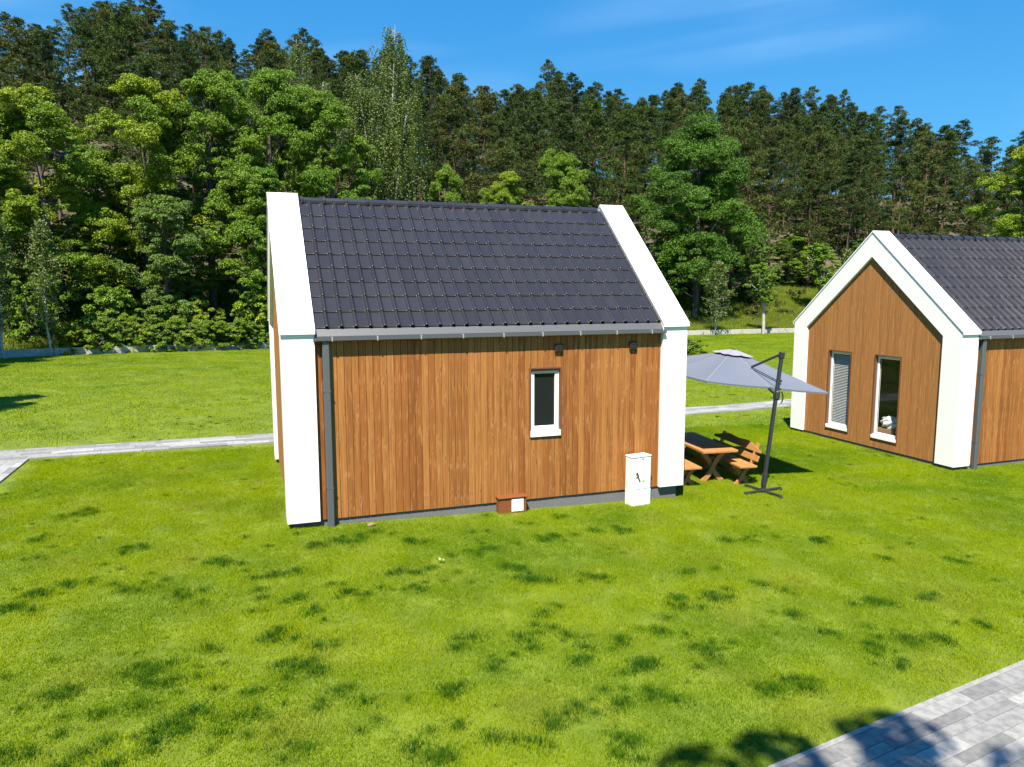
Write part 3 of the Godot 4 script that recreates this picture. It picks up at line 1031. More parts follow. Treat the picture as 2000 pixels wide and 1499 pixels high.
func build_parasol() -> void:
	var foot := Vector3(9.48, lawn_y(9.48), 0.06)
	var t := thing("cantilever_parasol", "square grey cantilever parasol leaning over the picnic table", "parasol", "", foot)
	var o := Vector3(9.726, 1.916, -1.587) - foot
	var ex := Vector3(0.99145, -0.12224, 0.04577)
	var n := Vector3(0.12058, 0.992, 0.03733)
	var ez := Vector3(-0.04996, -0.03149, 0.99825)
	var half := 1.494
	var rise := 0.598
	var top := Vector3(9.86, 2.56, 0.0) - foot
	# cross foot
	var s: Shape
	for k in 4:
		s = Shape.new()
		s.xf = Transform3D(Basis(Vector3(0, 1, 0), 0.13 + k * PI / 2), Vector3.ZERO)
		s.cham(Vector3(0.03, 0.025, -0.03), Vector3(0.50, 0.062, 0.03), 0.005)
		s.cham(Vector3(0.42, -0.02, -0.042), Vector3(0.52, 0.03, 0.042), 0.006)
		part(t, "foot_arm", s.mesh(), M.steel)
	s = Shape.new()
	s.cham(Vector3(-0.075, 0.02, -0.075), Vector3(0.075, 0.085, 0.075), 0.01)
	part(t, "foot_plate", s.mesh(), M.steel)
	s = Shape.new()
	s.bar(Vector3(0, 0.07, 0), top, 0.085, 0.06, Vector3(0, 0, 1), 0.012)
	var pole := part(t, "pole", s.mesh(), M.steel)
	s = Shape.new()
	s.bar(top - Vector3(0.012, 0.1, 0), top + Vector3(0.004, 0.035, 0), 0.105, 0.085, Vector3(0, 0, 1), 0.01)
	part(pole, "head", s.mesh(), M.steel)
	s = Shape.new()
	s.bar(Vector3(0, 0.07, 0).lerp(top, 0.02), Vector3(0, 0.07, 0).lerp(top, 0.12), 0.10, 0.075, Vector3(0, 0, 1), 0.01)
	part(pole, "socket", s.mesh(), M.steel)
	# crank box and lever
	var grip := Vector3(0, 0.07, 0).lerp(top, 0.70)
	s = Shape.new()
	s.bar(grip - Vector3(0.0, 0.11, 0), grip + Vector3(0.02, 0.09, 0), 0.15, 0.10, Vector3(0, 0, 1), 0.03)
	var crank := part(t, "crank_box", s.mesh(), M.steel)
	s = Shape.new()
	var arc := PackedVector3Array()
	var rad := PackedFloat32Array()
	for k in 9:
		var a := -1.3 + 2.4 * k / 8.0
		arc.append(grip + Vector3(0.03 + cos(a) * 0.07, sin(a) * 0.13 - 0.05, 0.085))
		rad.append(0.014)
	s.tube(arc, rad, 6)
	part(crank, "lever", s.mesh(), M.steel)
	var knob := Vector3(0, 0.07, 0).lerp(top, 0.80)
	s = Shape.new()
	s.bar(knob + Vector3(0.03, 0, 0), knob + Vector3(0.085, 0.0, 0), 0.05, 0.05, Vector3(0, 0, 1), 0.01)
	part(pole, "knob", s.mesh(), M.steel)
	var rib_at := func(u: float, w: float, lift: float) -> Vector3:
		# a point of the canopy: u, w in -1..1 along ex and ez
		var g := maxf(absf(u), absf(w))
		return o + ex * (u * half) + ez * (w * half) + n * (rise * (1.0 - g) + lift)
	# arm from the pole head to the near rib, stay, boom under the canopy to the hub
	var joint: Vector3 = rib_at.call(0.0, 0.52, 0.035)
	s = Shape.new()
	s.bar(top, joint, 0.045, 0.045, Vector3(0, 1, 0), 0.008)
	part(t, "arm", s.mesh(), M.steel)
	s = Shape.new()
	s.tube(PackedVector3Array([joint, Vector3(0, 0.07, 0).lerp(top, 0.80)]), PackedFloat32Array([0.01, 0.01]), 6)
	part(t, "stay", s.mesh(), M.steel)
	s = Shape.new()
	s.bar(grip, rib_at.call(0.0, 0.98, -0.03), 0.045, 0.06, Vector3(1, 0, 0), 0.008)
	s.bar(rib_at.call(0.0, 0.98, -0.03), o + n * (rise - 0.12), 0.045, 0.045, Vector3(1, 0, 0), 0.008)
	part(t, "boom", s.mesh(), M.steel)
	s = Shape.new()
	s.bar(o + n * (rise - 0.25), o + n * (rise + 0.04), 0.09, 0.09, ex, 0.02)
	part(t, "hub", s.mesh(), M.steel)
	# canopy: eight gores, slightly slack between the ribs, with a raised vent
	s = Shape.new()
	var dirs := [Vector2(1, 1), Vector2(0, 1), Vector2(-1, 1), Vector2(-1, 0), Vector2(-1, -1), Vector2(0, -1), Vector2(1, -1), Vector2(1, 0)]
	var steps := 8
	for k in 8:
		var a: Vector2 = dirs[k]
		var b: Vector2 = dirs[(k + 1) % 8]
		var at := func(i: int, j: int) -> Vector3:
			var g := lerpf(0.14, 1.0, i / float(steps))
			var f := j / float(steps)
			var q := a.lerp(b, f) * g
			var sag := -0.05 * sin(f * PI) * g * sin(g * PI) - 0.012 * sin(f * PI) * g
			return rib_at.call(q.x, q.y, sag)
		for i in steps:
			for j in steps:
				s.quad(at.call(i, j + 1), at.call(i, j), at.call(i + 1, j), at.call(i + 1, j + 1))
		# hem
		for j in steps:
			var p: Vector3 = at.call(steps, j)
			var r: Vector3 = at.call(steps, j + 1)
			s.quad(p - n * 0.035, r - n * 0.035, r, p)
	var canopy := part(t, "canopy", s.mesh(), M.canvas)
	s = Shape.new()
	for k in 8:
		var a: Vector2 = dirs[k]
		var b: Vector2 = dirs[(k + 1) % 8]
		var tip := o + n * (rise + 0.03)
		for i in 3:
			for j in 4:
				var cell := func(i2: int, j2: int) -> Vector3:
					var q := a.lerp(b, j2 / 4.0) * (0.22 * i2 / 3.0)
					var low := 0.04 + 0.015 * i2 / 3.0 - 0.016 * sin(j2 / 4.0 * PI) * (i2 / 3.0)
					return rib_at.call(q.x, q.y, low) if i2 > 0 else tip
				if i == 0:
					s.tri(tip, cell.call(1, j), cell.call(1, j + 1))
				else:
					s.quad(cell.call(i, j + 1), cell.call(i, j), cell.call(i + 1, j), cell.call(i + 1, j + 1))
	part(canopy, "vent", s.mesh(), M.vent_cloth)
	for k in 8:
		var d: Vector2 = dirs[k]
		s = Shape.new()
		s.bar(rib_at.call(d.x * 0.2, d.y * 0.2, 0.003), rib_at.call(d.x * 0.995, d.y * 0.995, 0.003), 0.004, 0.014, n, 0.001)
		part(canopy, "seam", s.mesh(), M.vent_cloth)
	for k in 8:
		var d: Vector2 = dirs[k]
		s = Shape.new()
		s.bar(rib_at.call(d.x * 0.04, d.y * 0.04, -0.04), rib_at.call(d.x * 1.005, d.y * 1.005, -0.022), 0.022, 0.018, n, 0.003)
		part(t, "rib", s.mesh(), M.steel)

func build_odds() -> void:
	var s := Shape.new()
	for k in 5:
		var a := TAU * k / 5
		s.tri(Vector3(0, 0.03, 0), Vector3(cos(a) * 0.05, 0.02 + 0.03 * (k % 2), sin(a) * 0.04), Vector3(cos(a + 1.1) * 0.045, 0.015 + 0.02 * (k % 3), sin(a + 1.1) * 0.05))
	var leaf := part(self, "fallen_leaf", s.mesh(), paint(0.33, 0.36, 0.20, 0.6), Transform3D(Basis(), Vector3(2.07, lawn_y(2.07) + 0.04, 2.23)))
	tagged(leaf, "fallen_leaf", "pale curled leaf lying on the open lawn", "leaf")
	for p in [[Vector3(1.36, 0.0, 0.17), 0.055, paint(0.20, 0.15, 0.085, 0.9), "sandy brown stone in the grass by the cabin plinth"]]:
		s = Shape.new()
		var r: float = p[1]
		var at := func(i: int, j: int) -> Vector3:
			var a := TAU * i / 10
			var b := -PI / 2 + PI * j / 6
			var d := Vector3(cos(a) * cos(b), sin(b), sin(a) * cos(b))
			return d * r * (1.0 + 0.5 * soft.get_noise_3d(d.x * 60, d.y * 60, d.z * 60)) * Vector3(1.3, 0.6, 0.9)
		for i in 10:
			for j in 6:
				s.out_quad(at.call(i, j), at.call(i + 1, j), at.call(i + 1, j + 1), at.call(i, j + 1), Vector3.ZERO)
		var o := part(self, "stone", s.mesh(), p[2], Transform3D(Basis(), Vector3(p[0].x, lawn_y(p[0].x) + 0.03, p[0].z)))
		tagged(o, "stone", p[3], "stone")

# ------------------------------------------------------------------ grass

func blades(seed_: int, count: int, radius: float, short: float, tall: float, wide: float, spread: float, a: Color, b: Color, loose := 0.0) -> ArrayMesh:
	var r := RandomNumberGenerator.new()
	r.seed = seed_
	var s := Shape.new()
	for k in count:
		var q := (pow(r.randf(), 0.5 + loose) if loose > 0.0 else sqrt(r.randf())) * radius
		var g := r.randf() * TAU
		var p := Vector3(cos(g) * q, -0.005, sin(g) * q)
		var h := r.randf_range(short, tall) * (1.0 - 0.35 * q / radius)
		var w := r.randf() * TAU
		var side := Vector3(cos(w), 0, sin(w)) * wide * r.randf_range(0.6, 1.2)
		var l := r.randf() * TAU
		var lean := Vector3(cos(l), 0, sin(l)) * h * r.randf_range(0.1, spread)
		s.tint = a.lerp(b, r.randf()) * r.randf_range(0.86, 1.14)
		var m := p + lean * 0.35 + Vector3(0, h * 0.6, 0)
		s.tri(p - side, p + side, m + side * 0.6)
		s.tri(m + side * 0.6, m - side * 0.5, p - side)
		s.tri(m - side * 0.5, m + side * 0.6, p + lean + Vector3(0, h, 0))
	return s.mesh(true)

func in_house(x: float, z: float, more: float) -> bool:
	if x > -more + 0.05 and x < LONG + more - 0.05 and z < more - 0.1 and z > -DEEP:
		return true
	return x > 15.3 - more and x < 22.9 and z < -0.46 + more and z > -6.1

func build_grass() -> void:
	rng.seed = 77
	var patchy := FastNoiseLite.new()
	patchy.seed = 9
	patchy.frequency = 0.35
	patchy.fractal_octaves = 4
	var coarse := FastNoiseLite.new()
	coarse.seed = 19
	coarse.frequency = 0.07
	var lime := Color(0.250, 0.325, 0.003)
	var green := Color(0.116, 0.216, 0.005)
	var dry := Color(0.27, 0.26, 0.04)
	var kinds := []
	for k in 4:
		kinds.append(blades(300 + k, 560, 0.30, 0.026, 0.062, 0.0030, 1.0, Color(0.9, 0.95, 0.9), Color(1.1, 1.06, 1.1)))
	var far_kinds := []
	for k in 2:
		far_kinds.append(blades(320 + k, 300, 0.75, 0.03, 0.07, 0.009, 0.9, Color(0.88, 0.92, 0.9), Color(1.12, 1.08, 1.1)))
	var where := [[], [], [], []]
	var tint := [PackedColorArray(), PackedColorArray(), PackedColorArray(), PackedColorArray()]
	var shade := func(x: float, z: float) -> Color:
		var a := patchy.get_noise_2d(x, z)
		var b := coarse.get_noise_2d(x, z)
		var c := lime.lerp(green, clampf(0.36 + a * 1.1 + b * 0.6, 0, 1))
		var dd := patchy.get_noise_2d(x * 1.7 + 300.0, z * 1.7)
		return c.lerp(dry, clampf((dd - 0.25) * 2.0, 0, 0.45))
	var z := 10.4
	while z > -7.0:
		var x := -9.0
		while x < 24.0:
			var px := x + rng.randf_range(-0.13, 0.13)
			var pz := z + rng.randf_range(-0.13, 0.13)
			x += 0.27
			var bearing := rad_to_deg(atan2(px - EYE.x, EYE.z - pz))
			if bearing < -21 or bearing > 60 or on_path(px, pz, 0.10) or in_house(px, pz, 0.02):
				continue
			var k := rng.randi_range(0, 3)
			where[k].append(Transform3D(Basis(Vector3(0, 1, 0), rng.randf() * TAU).scaled(Vector3.ONE * rng.randf_range(0.85, 1.15)), Vector3(px, lawn_y(px), pz)))
			tint[k].append(shade.call(px, pz))
		z -= 0.27
	for k in 4:
		scatter("grass", kinds[k], M.grass, where[k], tint[k])
	where = [[], []]
	tint = [PackedColorArray(), PackedColorArray()]
	z = -6.6
	while z > -49.0:
		var x := -30.0
		while x < 75.0:
			var px := x + rng.randf_range(-0.3, 0.3)
			var pz := z + rng.randf_range(-0.3, 0.3)
			x += 0.72
			var bearing := rad_to_deg(atan2(px - EYE.x, EYE.z - pz))
			if bearing < -20 or bearing > 58 or pz < wall_line(px) + 0.2 or on_path(px, pz, 0.42):
				continue
			var k := rng.randi_range(0, 1)
			where[k].append(Transform3D(Basis(Vector3(0, 1, 0), rng.randf() * TAU).scaled(Vector3.ONE * rng.randf_range(0.85, 1.2)), Vector3(px, lawn_y(px), pz)))
			tint[k].append(shade.call(px, pz))
		z -= 0.72
	for k in 2:
		scatter("distant_grass", far_kinds[k], M.grass, where[k], tint[k])
	# tussocks of longer, bluer grass
	var tuft := []
	for k in 3:
		tuft.append(blades(340 + k, 200, 0.21, 0.05, 0.115, 0.0040, 0.9, Color(0.75, 0.85, 0.8), Color(1.25, 1.2, 1.3), 0.45))
	var spots := PackedVector2Array([Vector2(-3.46, -1.94), Vector2(-3.69, -0.48), Vector2(-2.33, 0.34), Vector2(-1.02, 1.3), Vector2(-0.37, 2.12), Vector2(-1.37, 2.48), Vector2(-2.12, 1.98), Vector2(-3.23, 1.92), Vector2(-3.43, 2.28), Vector2(-2.83, 1.59), Vector2(-0.11, 2.94), Vector2(0.17, 3.45), Vector2(-0.55, 2.72), Vector2(0.39, 2.54), Vector2(-0.46, 4.07), Vector2(-0.17, 4.79), Vector2(-0.07, 4.94), Vector2(-0.44, 5.26), Vector2(-2.32, 4.67), Vector2(-2.15, 5.11), Vector2(-1.06, 4.21), Vector2(-1.7, 4.43), Vector2(-1.37, 4.86), Vector2(-1.19, 5.41), Vector2(-2.18, 5.41), Vector2(-2.71, 5.03), Vector2(0.19, 4.47), Vector2(0.2, 5.56), Vector2(-1.46, 5.85), Vector2(-0.91, 5.77), Vector2(-2.58, 5.73), Vector2(0.48, 0.9), Vector2(0.72, 0.85), Vector2(1.49, 0.66), Vector2(1.05, 0.81), Vector2(1.84, 1.22), Vector2(1.48, 2.57), Vector2(1.57, 3.03), Vector2(0.73, 3.11), Vector2(1.06, 3.12), Vector2(2.76, 1.87), Vector2(3.22, 1.77), Vector2(3.98, 1.51), Vector2(3.98, 0.79), Vector2(4.68, 0.51), Vector2(3.25, 2.73), Vector2(3.11, 3.27), Vector2(3.99, 3.45), Vector2(4.88, 1.49), Vector2(5.43, 1.65), Vector2(2.94, 4.29), Vector2(2.57, 4.71), Vector2(2.9, 5.03), Vector2(1.64, 4.85), Vector2(2.32, 5.19), Vector2(2.89, 5.62), Vector2(3.28, 5.35), Vector2(3.46, 5.91), Vector2(3.9, 5.19), Vector2(1.83, 5.41), Vector2(1.15, 5.86), Vector2(1.31, 6.39), Vector2(2.17, 6.57), Vector2(1.7, 6.86), Vector2(2.82, 6.48), Vector2(3.26, 6.42), Vector2(2.55, 7.21), Vector2(4.29, 5.79), Vector2(5.27, 4.56), Vector2(4.65, 4.55), Vector2(4.16, 6.13), Vector2(4.38, 6.77), Vector2(4.76, 6.78), Vector2(5.95, 5.89), Vector2(7.29, 5.34), Vector2(6.22, 6.25), Vector2(6.92, 6.33), Vector2(8.11, 5.41), Vector2(7.92, 6.19), Vector2(5.94, 5.27), Vector2(6.04, 4.42), Vector2(5.52, 3.55), Vector2(7.06, 2.67), Vector2(8.32, 2.9), Vector2(8.66, 3.78), Vector2(9.79, 4.47), Vector2(6.11, 6.74), Vector2(2.82, 7.61), Vector2(-1.9, 6.09), Vector2(0.73, 6.79), Vector2(-0.18, 6.34)])
	var put := []
	var tones := PackedColorArray()
	var plant := func(x: float, y: float, size: float) -> void:
		put.append(Transform3D(Basis(Vector3(0, 1, 0), rng.randf() * TAU).scaled(Vector3(size, size * rng.randf_range(0.8, 1.1), size)), Vector3(x, lawn_y(x), y)))
		tones.append(Color(0.034, 0.105, 0.012).lerp(Color(0.062, 0.145, 0.009), rng.randf()))
	for p in spots:
		for k in rng.randi_range(3, 8):
			plant.call(p.x + rng.randfn(0, 0.15), p.y + rng.randfn(0, 0.11), rng.randf_range(0.35, 0.95))
	for k in 2600:
		var x := rng.randf_range(-9, 22)
		var y := rng.randf_range(-16, 9)
		if patchy.get_noise_2d(x * 0.9 + 50.0, y * 0.9) < 0.06 or on_path(x, y, 0.15) or in_house(x, y, 0.1):
			continue
		plant.call(x, y, 0.2 + 0.45 * pow(rng.randf(), 2.0))
	for k in 3:
		var a := []
		var c := PackedColorArray()
		for i in put.size():
			if i % 3 == k:
				a.append(put[i])
				c.append(tones[i])
		scatter("grass_tussocks", tuft[k], M.grass, a, c)

# ------------------------------------------------------------------ trees

func foliage(s: Shape, r: RandomNumberGenerator, mid: Vector3, size: Vector3, count: int, leaf: float, hue: Color, flat := 0.36) -> void:
	# leaves spread through one flattened clump, thickest on its upper skin
	for k in count:
		var a := r.randf() * TAU
		var y := r.randf_range(-0.45, 1.0)
		var q := sqrt(maxf(0.0, 1.0 - y * y))
		var d := Vector3(cos(a) * q, y, sin(a) * q)
		var p := mid + d * size * (0.55 + 0.5 * sqrt(r.randf()))
		var m := (d * 0.45 + Vector3(r.randfn(0, 0.42), flat + r.randfn(0, 0.3), r.randfn(0, 0.42))).normalized()
		var t := m.cross(Vector3(r.randf() - 0.5, r.randf() - 0.5, r.randf() - 0.5)).normalized()
		var b := m.cross(t)
		var l := leaf * r.randf_range(0.6, 1.25)
		s.tint = hue * r.randf_range(0.72, 1.28)
		var i := p - t * l * 0.5
		var o := p + t * l * 0.5
		var lift := m * l * 0.12
		s.tri(i, o, p + b * l * 0.36 + lift)
		s.tri(i, p - b * l * 0.36 + lift, o)

func broadleaf(seed_: int, high: float, wide: float, low: float, clumps: int, each: int, leaf: float, hue: Color, hue2: Color) -> Dictionary:
	var r := RandomNumberGenerator.new()
	r.seed = seed_
	var crown := Shape.new()
	var wood := Shape.new()
	var bend := Vector2(r.randfn(0, 0.4), r.randfn(0, 0.4))
	var stem := func(t: float) -> Vector3:
		return Vector3(bend.x * t * t, high * t, bend.y * t * t)
	var p := PackedVector3Array()
	var w := PackedFloat32Array()
	for k in 9:
		var t := k / 8.0 * 0.9
		p.append(stem.call(t) - Vector3(0, 0.3 if k == 0 else 0.0, 0))
		w.append(lerpf(high * 0.016 + 0.05, 0.03, t))
	wood.tube(p, w, 7)
	var lobes := []
	var many := 30
	for k in many:
		var t := (k + r.randf_range(0.1, 0.9)) / many
		var y := low + (0.90 - low) * pow(t, 0.9)
		var e := wide * pow(maxf(0.0, 1.0 - pow(absf(t - 0.38) / 0.72, 2.0)), 0.6)
		var a := k * 2.39996 + r.randfn(0, 0.45)
		var q := e * r.randf_range(0.22, 0.86)
		var mid: Vector3 = stem.call(minf(y, 0.9)) + Vector3(cos(a) * q, 0, sin(a) * q)
		var size := wide * r.randf_range(0.26, 0.42) * (1.05 - 0.3 * t)
		lobes.append([mid, size, hue.lerp(hue2, r.randf())])
		var from: Vector3 = stem.call(clampf(y - 0.08 - 0.4 * q / high, 0.1, 0.86))
		var knee := from.lerp(mid, 0.5) + Vector3(0, q * 0.1, 0)
		wood.tube(PackedVector3Array([from, knee, mid + Vector3(0, size * 0.4, 0)]), PackedFloat32Array([0.05 + 0.014 * q, 0.035 + 0.006 * q, 0.012]), 5)
	lobes.append([stem.call(0.9), wide * 0.24, hue])
	for k in clumps:
		var lobe: Array = lobes[k % lobes.size()]
		var c: Vector3 = lobe[0]
		var away := Vector3(c.x, 0, c.z).normalized() * 0.35
		var d := (Vector3(r.randfn(0, 1), r.randfn(0.35, 0.8), r.randfn(0, 1)).normalized() + away).normalized()
		var mid: Vector3 = c + d * lobe[1] * Vector3(1, 0.78, 1) * r.randf_range(0.35, 1.2)
		var size := wide * (0.05 + 0.13 * pow(r.randf(), 1.4))
		foliage(crown, r, mid, Vector3(size, size * r.randf_range(0.4, 0.8), size), int(each * (0.4 + 14.0 * pow(size / wide, 1.1))), leaf, Color(lobe[2]).lerp(hue2, r.randf() * 0.6))
		if k % 3 == 0:
			wood.tube(PackedVector3Array([c + Vector3(0, -lobe[1] * 0.2, 0), mid]), PackedFloat32Array([0.022, 0.008]), 3)
	return {"crown": crown.mesh(true), "trunk": wood.mesh()}

func birch(seed_: int, high: float, wide: float, stems: int, strands: int) -> Dictionary:
	var r := RandomNumberGenerator.new()
	r.seed = seed_
	var crown := Shape.new()
	var wood := Shape.new()
	var tops := []
	for k in stems:
		var a := TAU * k / stems + r.randfn(0, 0.3)
		var out := wide * (0.0 if stems == 1 else r.randf_range(0.35, 0.72))
		var tall := high * (1.0 if k == 0 else r.randf_range(0.70, 0.95))
		var p := PackedVector3Array()
		var w := PackedFloat32Array()
		for j in 10:
			var t := j / 9.0
			p.append(Vector3(cos(a) * out * pow(t, 1.5) + r.randfn(0, 0.06), tall * t - (0.2 if j == 0 else 0.0), sin(a) * out * pow(t, 1.5) + r.randfn(0, 0.06)))
			w.append(lerpf(high * 0.0075 + 0.025, 0.015, t))
		wood.tube(p, w, 6)
		tops.append(p)
	for k in strands:
		var p: PackedVector3Array = tops[r.randi_range(0, stems - 1)]
		var t := pow(r.randf(), 0.75) * 0.78 + 0.2
		var at := t * 9.0
		var from := p[int(minf(at, 8.99))].lerp(p[int(minf(at, 8.99)) + 1], fposmod(at, 1.0) if at < 9.0 else 1.0)
		var a := r.randf() * TAU
		var reach := wide * r.randf_range(0.12, 0.85) * maxf(0.45, pow(sin(PI * clampf(1.12 - t, 0.0, 1.0) * 0.62), 0.8)) * (1.0 if t < 0.93 else 0.6)
		var up := reach * r.randf_range(0.2, 0.7)
		var tip := from + Vector3(cos(a) * reach, up, sin(a) * reach)
		if k % 3 == 0:
			wood.tube(PackedVector3Array([from, from.lerp(tip, 0.55) + Vector3(0, up * 0.08, 0), tip]), PackedFloat32Array([0.03, 0.018, 0.008]), 3)
		for g in 3:
			var drop := r.randf_range(0.04, 0.13) * high * (0.55 + 0.5 * t)
			var s0 := from.lerp(tip, r.randf_range(0.45, 1.0)) + Vector3(r.randfn(0, 0.12), 0, r.randfn(0, 0.12))
			var drift := Vector3(cos(a) * 0.16 + r.randfn(0, 0.05), 0, sin(a) * 0.16 + r.randfn(0, 0.05))
			var n := int(drop * 17.0)
			var hue := Color(0.088, 0.138, 0.028).lerp(Color(0.128, 0.172, 0.044), r.randf())
			for j in n:
				var f := float(j) / n
				var c := s0 + drift * drop * sqrt(f) - Vector3(0, drop * f * f * 0.5 + drop * f * 0.5, 0) + Vector3(r.randfn(0, 0.07), r.randfn(0, 0.05), r.randfn(0, 0.07))
				var m := Vector3(r.randfn(0, 0.7), 0.5, r.randfn(0, 0.7)).normalized()
				var x := m.cross(Vector3(r.randf() - 0.5, r.randf() - 0.5, r.randf() - 0.5)).normalized()
				var y := m.cross(x)
				var l := r.randf_range(0.045, 0.085)
				crown.tint = hue * r.randf_range(0.7, 1.3)
				crown.tri(c - x * l, c + y * l * 0.7, c + x * l)
				crown.tri(c - x * l, c + x * l, c - y * l * 0.7)
	return {"crown": crown.mesh(true), "trunk": wood.mesh()}

func pine(seed_: int, high: float, wide: float, bare: float, hue: Color, hue2: Color) -> Dictionary:
	var r := RandomNumberGenerator.new()
	r.seed = seed_
	var crown := Shape.new()
	var wood := Shape.new()
	var b1 := Vector2(r.randfn(0, 0.35), r.randfn(0, 0.35))
	var b2 := Vector2(r.randfn(0, 0.2), r.randfn(0, 0.2))
	var stem := func(t: float) -> Vector3:
		return Vector3(b1.x * t + b2.x * sin(t * 6.0), high * t, b1.y * t + b2.y * sin(t * 6.0))
	var p := PackedVector3Array()
	var w := PackedFloat32Array()
	for k in 11:
		var t := k / 10.0 * 0.97
		p.append(stem.call(t) - Vector3(0, 0.4 if k == 0 else 0.0, 0))
		w.append(lerpf(0.20, 0.02, t))
	wood.tube(p, w, 6)
	var pads := 74
	for k in pads:
		var q := pow((k + r.randf()) / pads, 0.92)
		var t := bare + (0.99 - bare) * q
		var reach := wide * (pow(1.0 - pow(q, 1.7), 0.6) * clampf(0.6 + q * 1.4, 0, 1) * r.randf_range(0.5, 1.15)) + 0.12
		var a := k * 2.39996 + r.randfn(0, 0.7)
		var l := reach * pow(r.randf(), 0.5)
		var from: Vector3 = stem.call(clampf(t - 0.012 - 0.012 * l, 0, 0.97))
		var mid := from + Vector3(cos(a) * l, l * r.randf_range(0.0, 0.34) + 0.1, sin(a) * l)
		var size := r.randf_range(0.5, 1.15) * (1.0 - 0.42 * q)
		if l > 0.5:
			wood.tube(PackedVector3Array([from, from.lerp(mid, 0.55) - Vector3(0, 0.06 * l, 0), mid]), PackedFloat32Array([0.05, 0.03, 0.012]), 3)
		var tone := hue.lerp(hue2, r.randf())
		for j in int(40.0 * size) + 8:
			var d0 := Vector3(r.randfn(0, 1), r.randfn(0.25, 0.8), r.randfn(0, 1)).normalized() * pow(r.randf(), 0.4)
			var c := mid + d0 * size * Vector3(1.0, 0.5, 1.0)
			for g in 9:
				var d := (Vector3(r.randfn(0, 0.7), 0.42 + r.randfn(0, 0.45), r.randfn(0, 0.7)) + d0 * 0.5).normalized() * r.randf_range(0.17, 0.33)
				var x := d.cross(Vector3(r.randf() - 0.5, r.randf() - 0.5, r.randf() - 0.5)).normalized() * r.randf_range(0.026, 0.048)
				crown.tint = tone * r.randf_range(0.65, 1.35)
				crown.tri(c - x, c + x, c + d)
	# a few dead snags below the crown
	for k in 7:
		var f := r.randf_range(bare * 0.5, bare)
		var a := r.randf() * TAU
		var from: Vector3 = stem.call(f)
		wood.tube(PackedVector3Array([from, from + Vector3(cos(a), 0.1, sin(a)) * r.randf_range(0.5, 1.4)]), PackedFloat32Array([0.03, 0.008]), 3)
	return {"crown": crown.mesh(true), "trunk": wood.mesh()}

func plant_tree(kind: Dictionary, called: String, label: String, category: String, group: String, x: float, z: float, size: Vector3, turn: float, bark: Material, sink := 0.0) -> Node3D:
	var t := thing(called, label, category, group, Vector3(x, land_y(x, z) - sink, z), turn)
	var xf := Transform3D(Basis().scaled(size))
	part(t, "trunk", kind.trunk, bark, xf)
	part(t, "crown", kind.crown, M.leaf, xf)
	return t

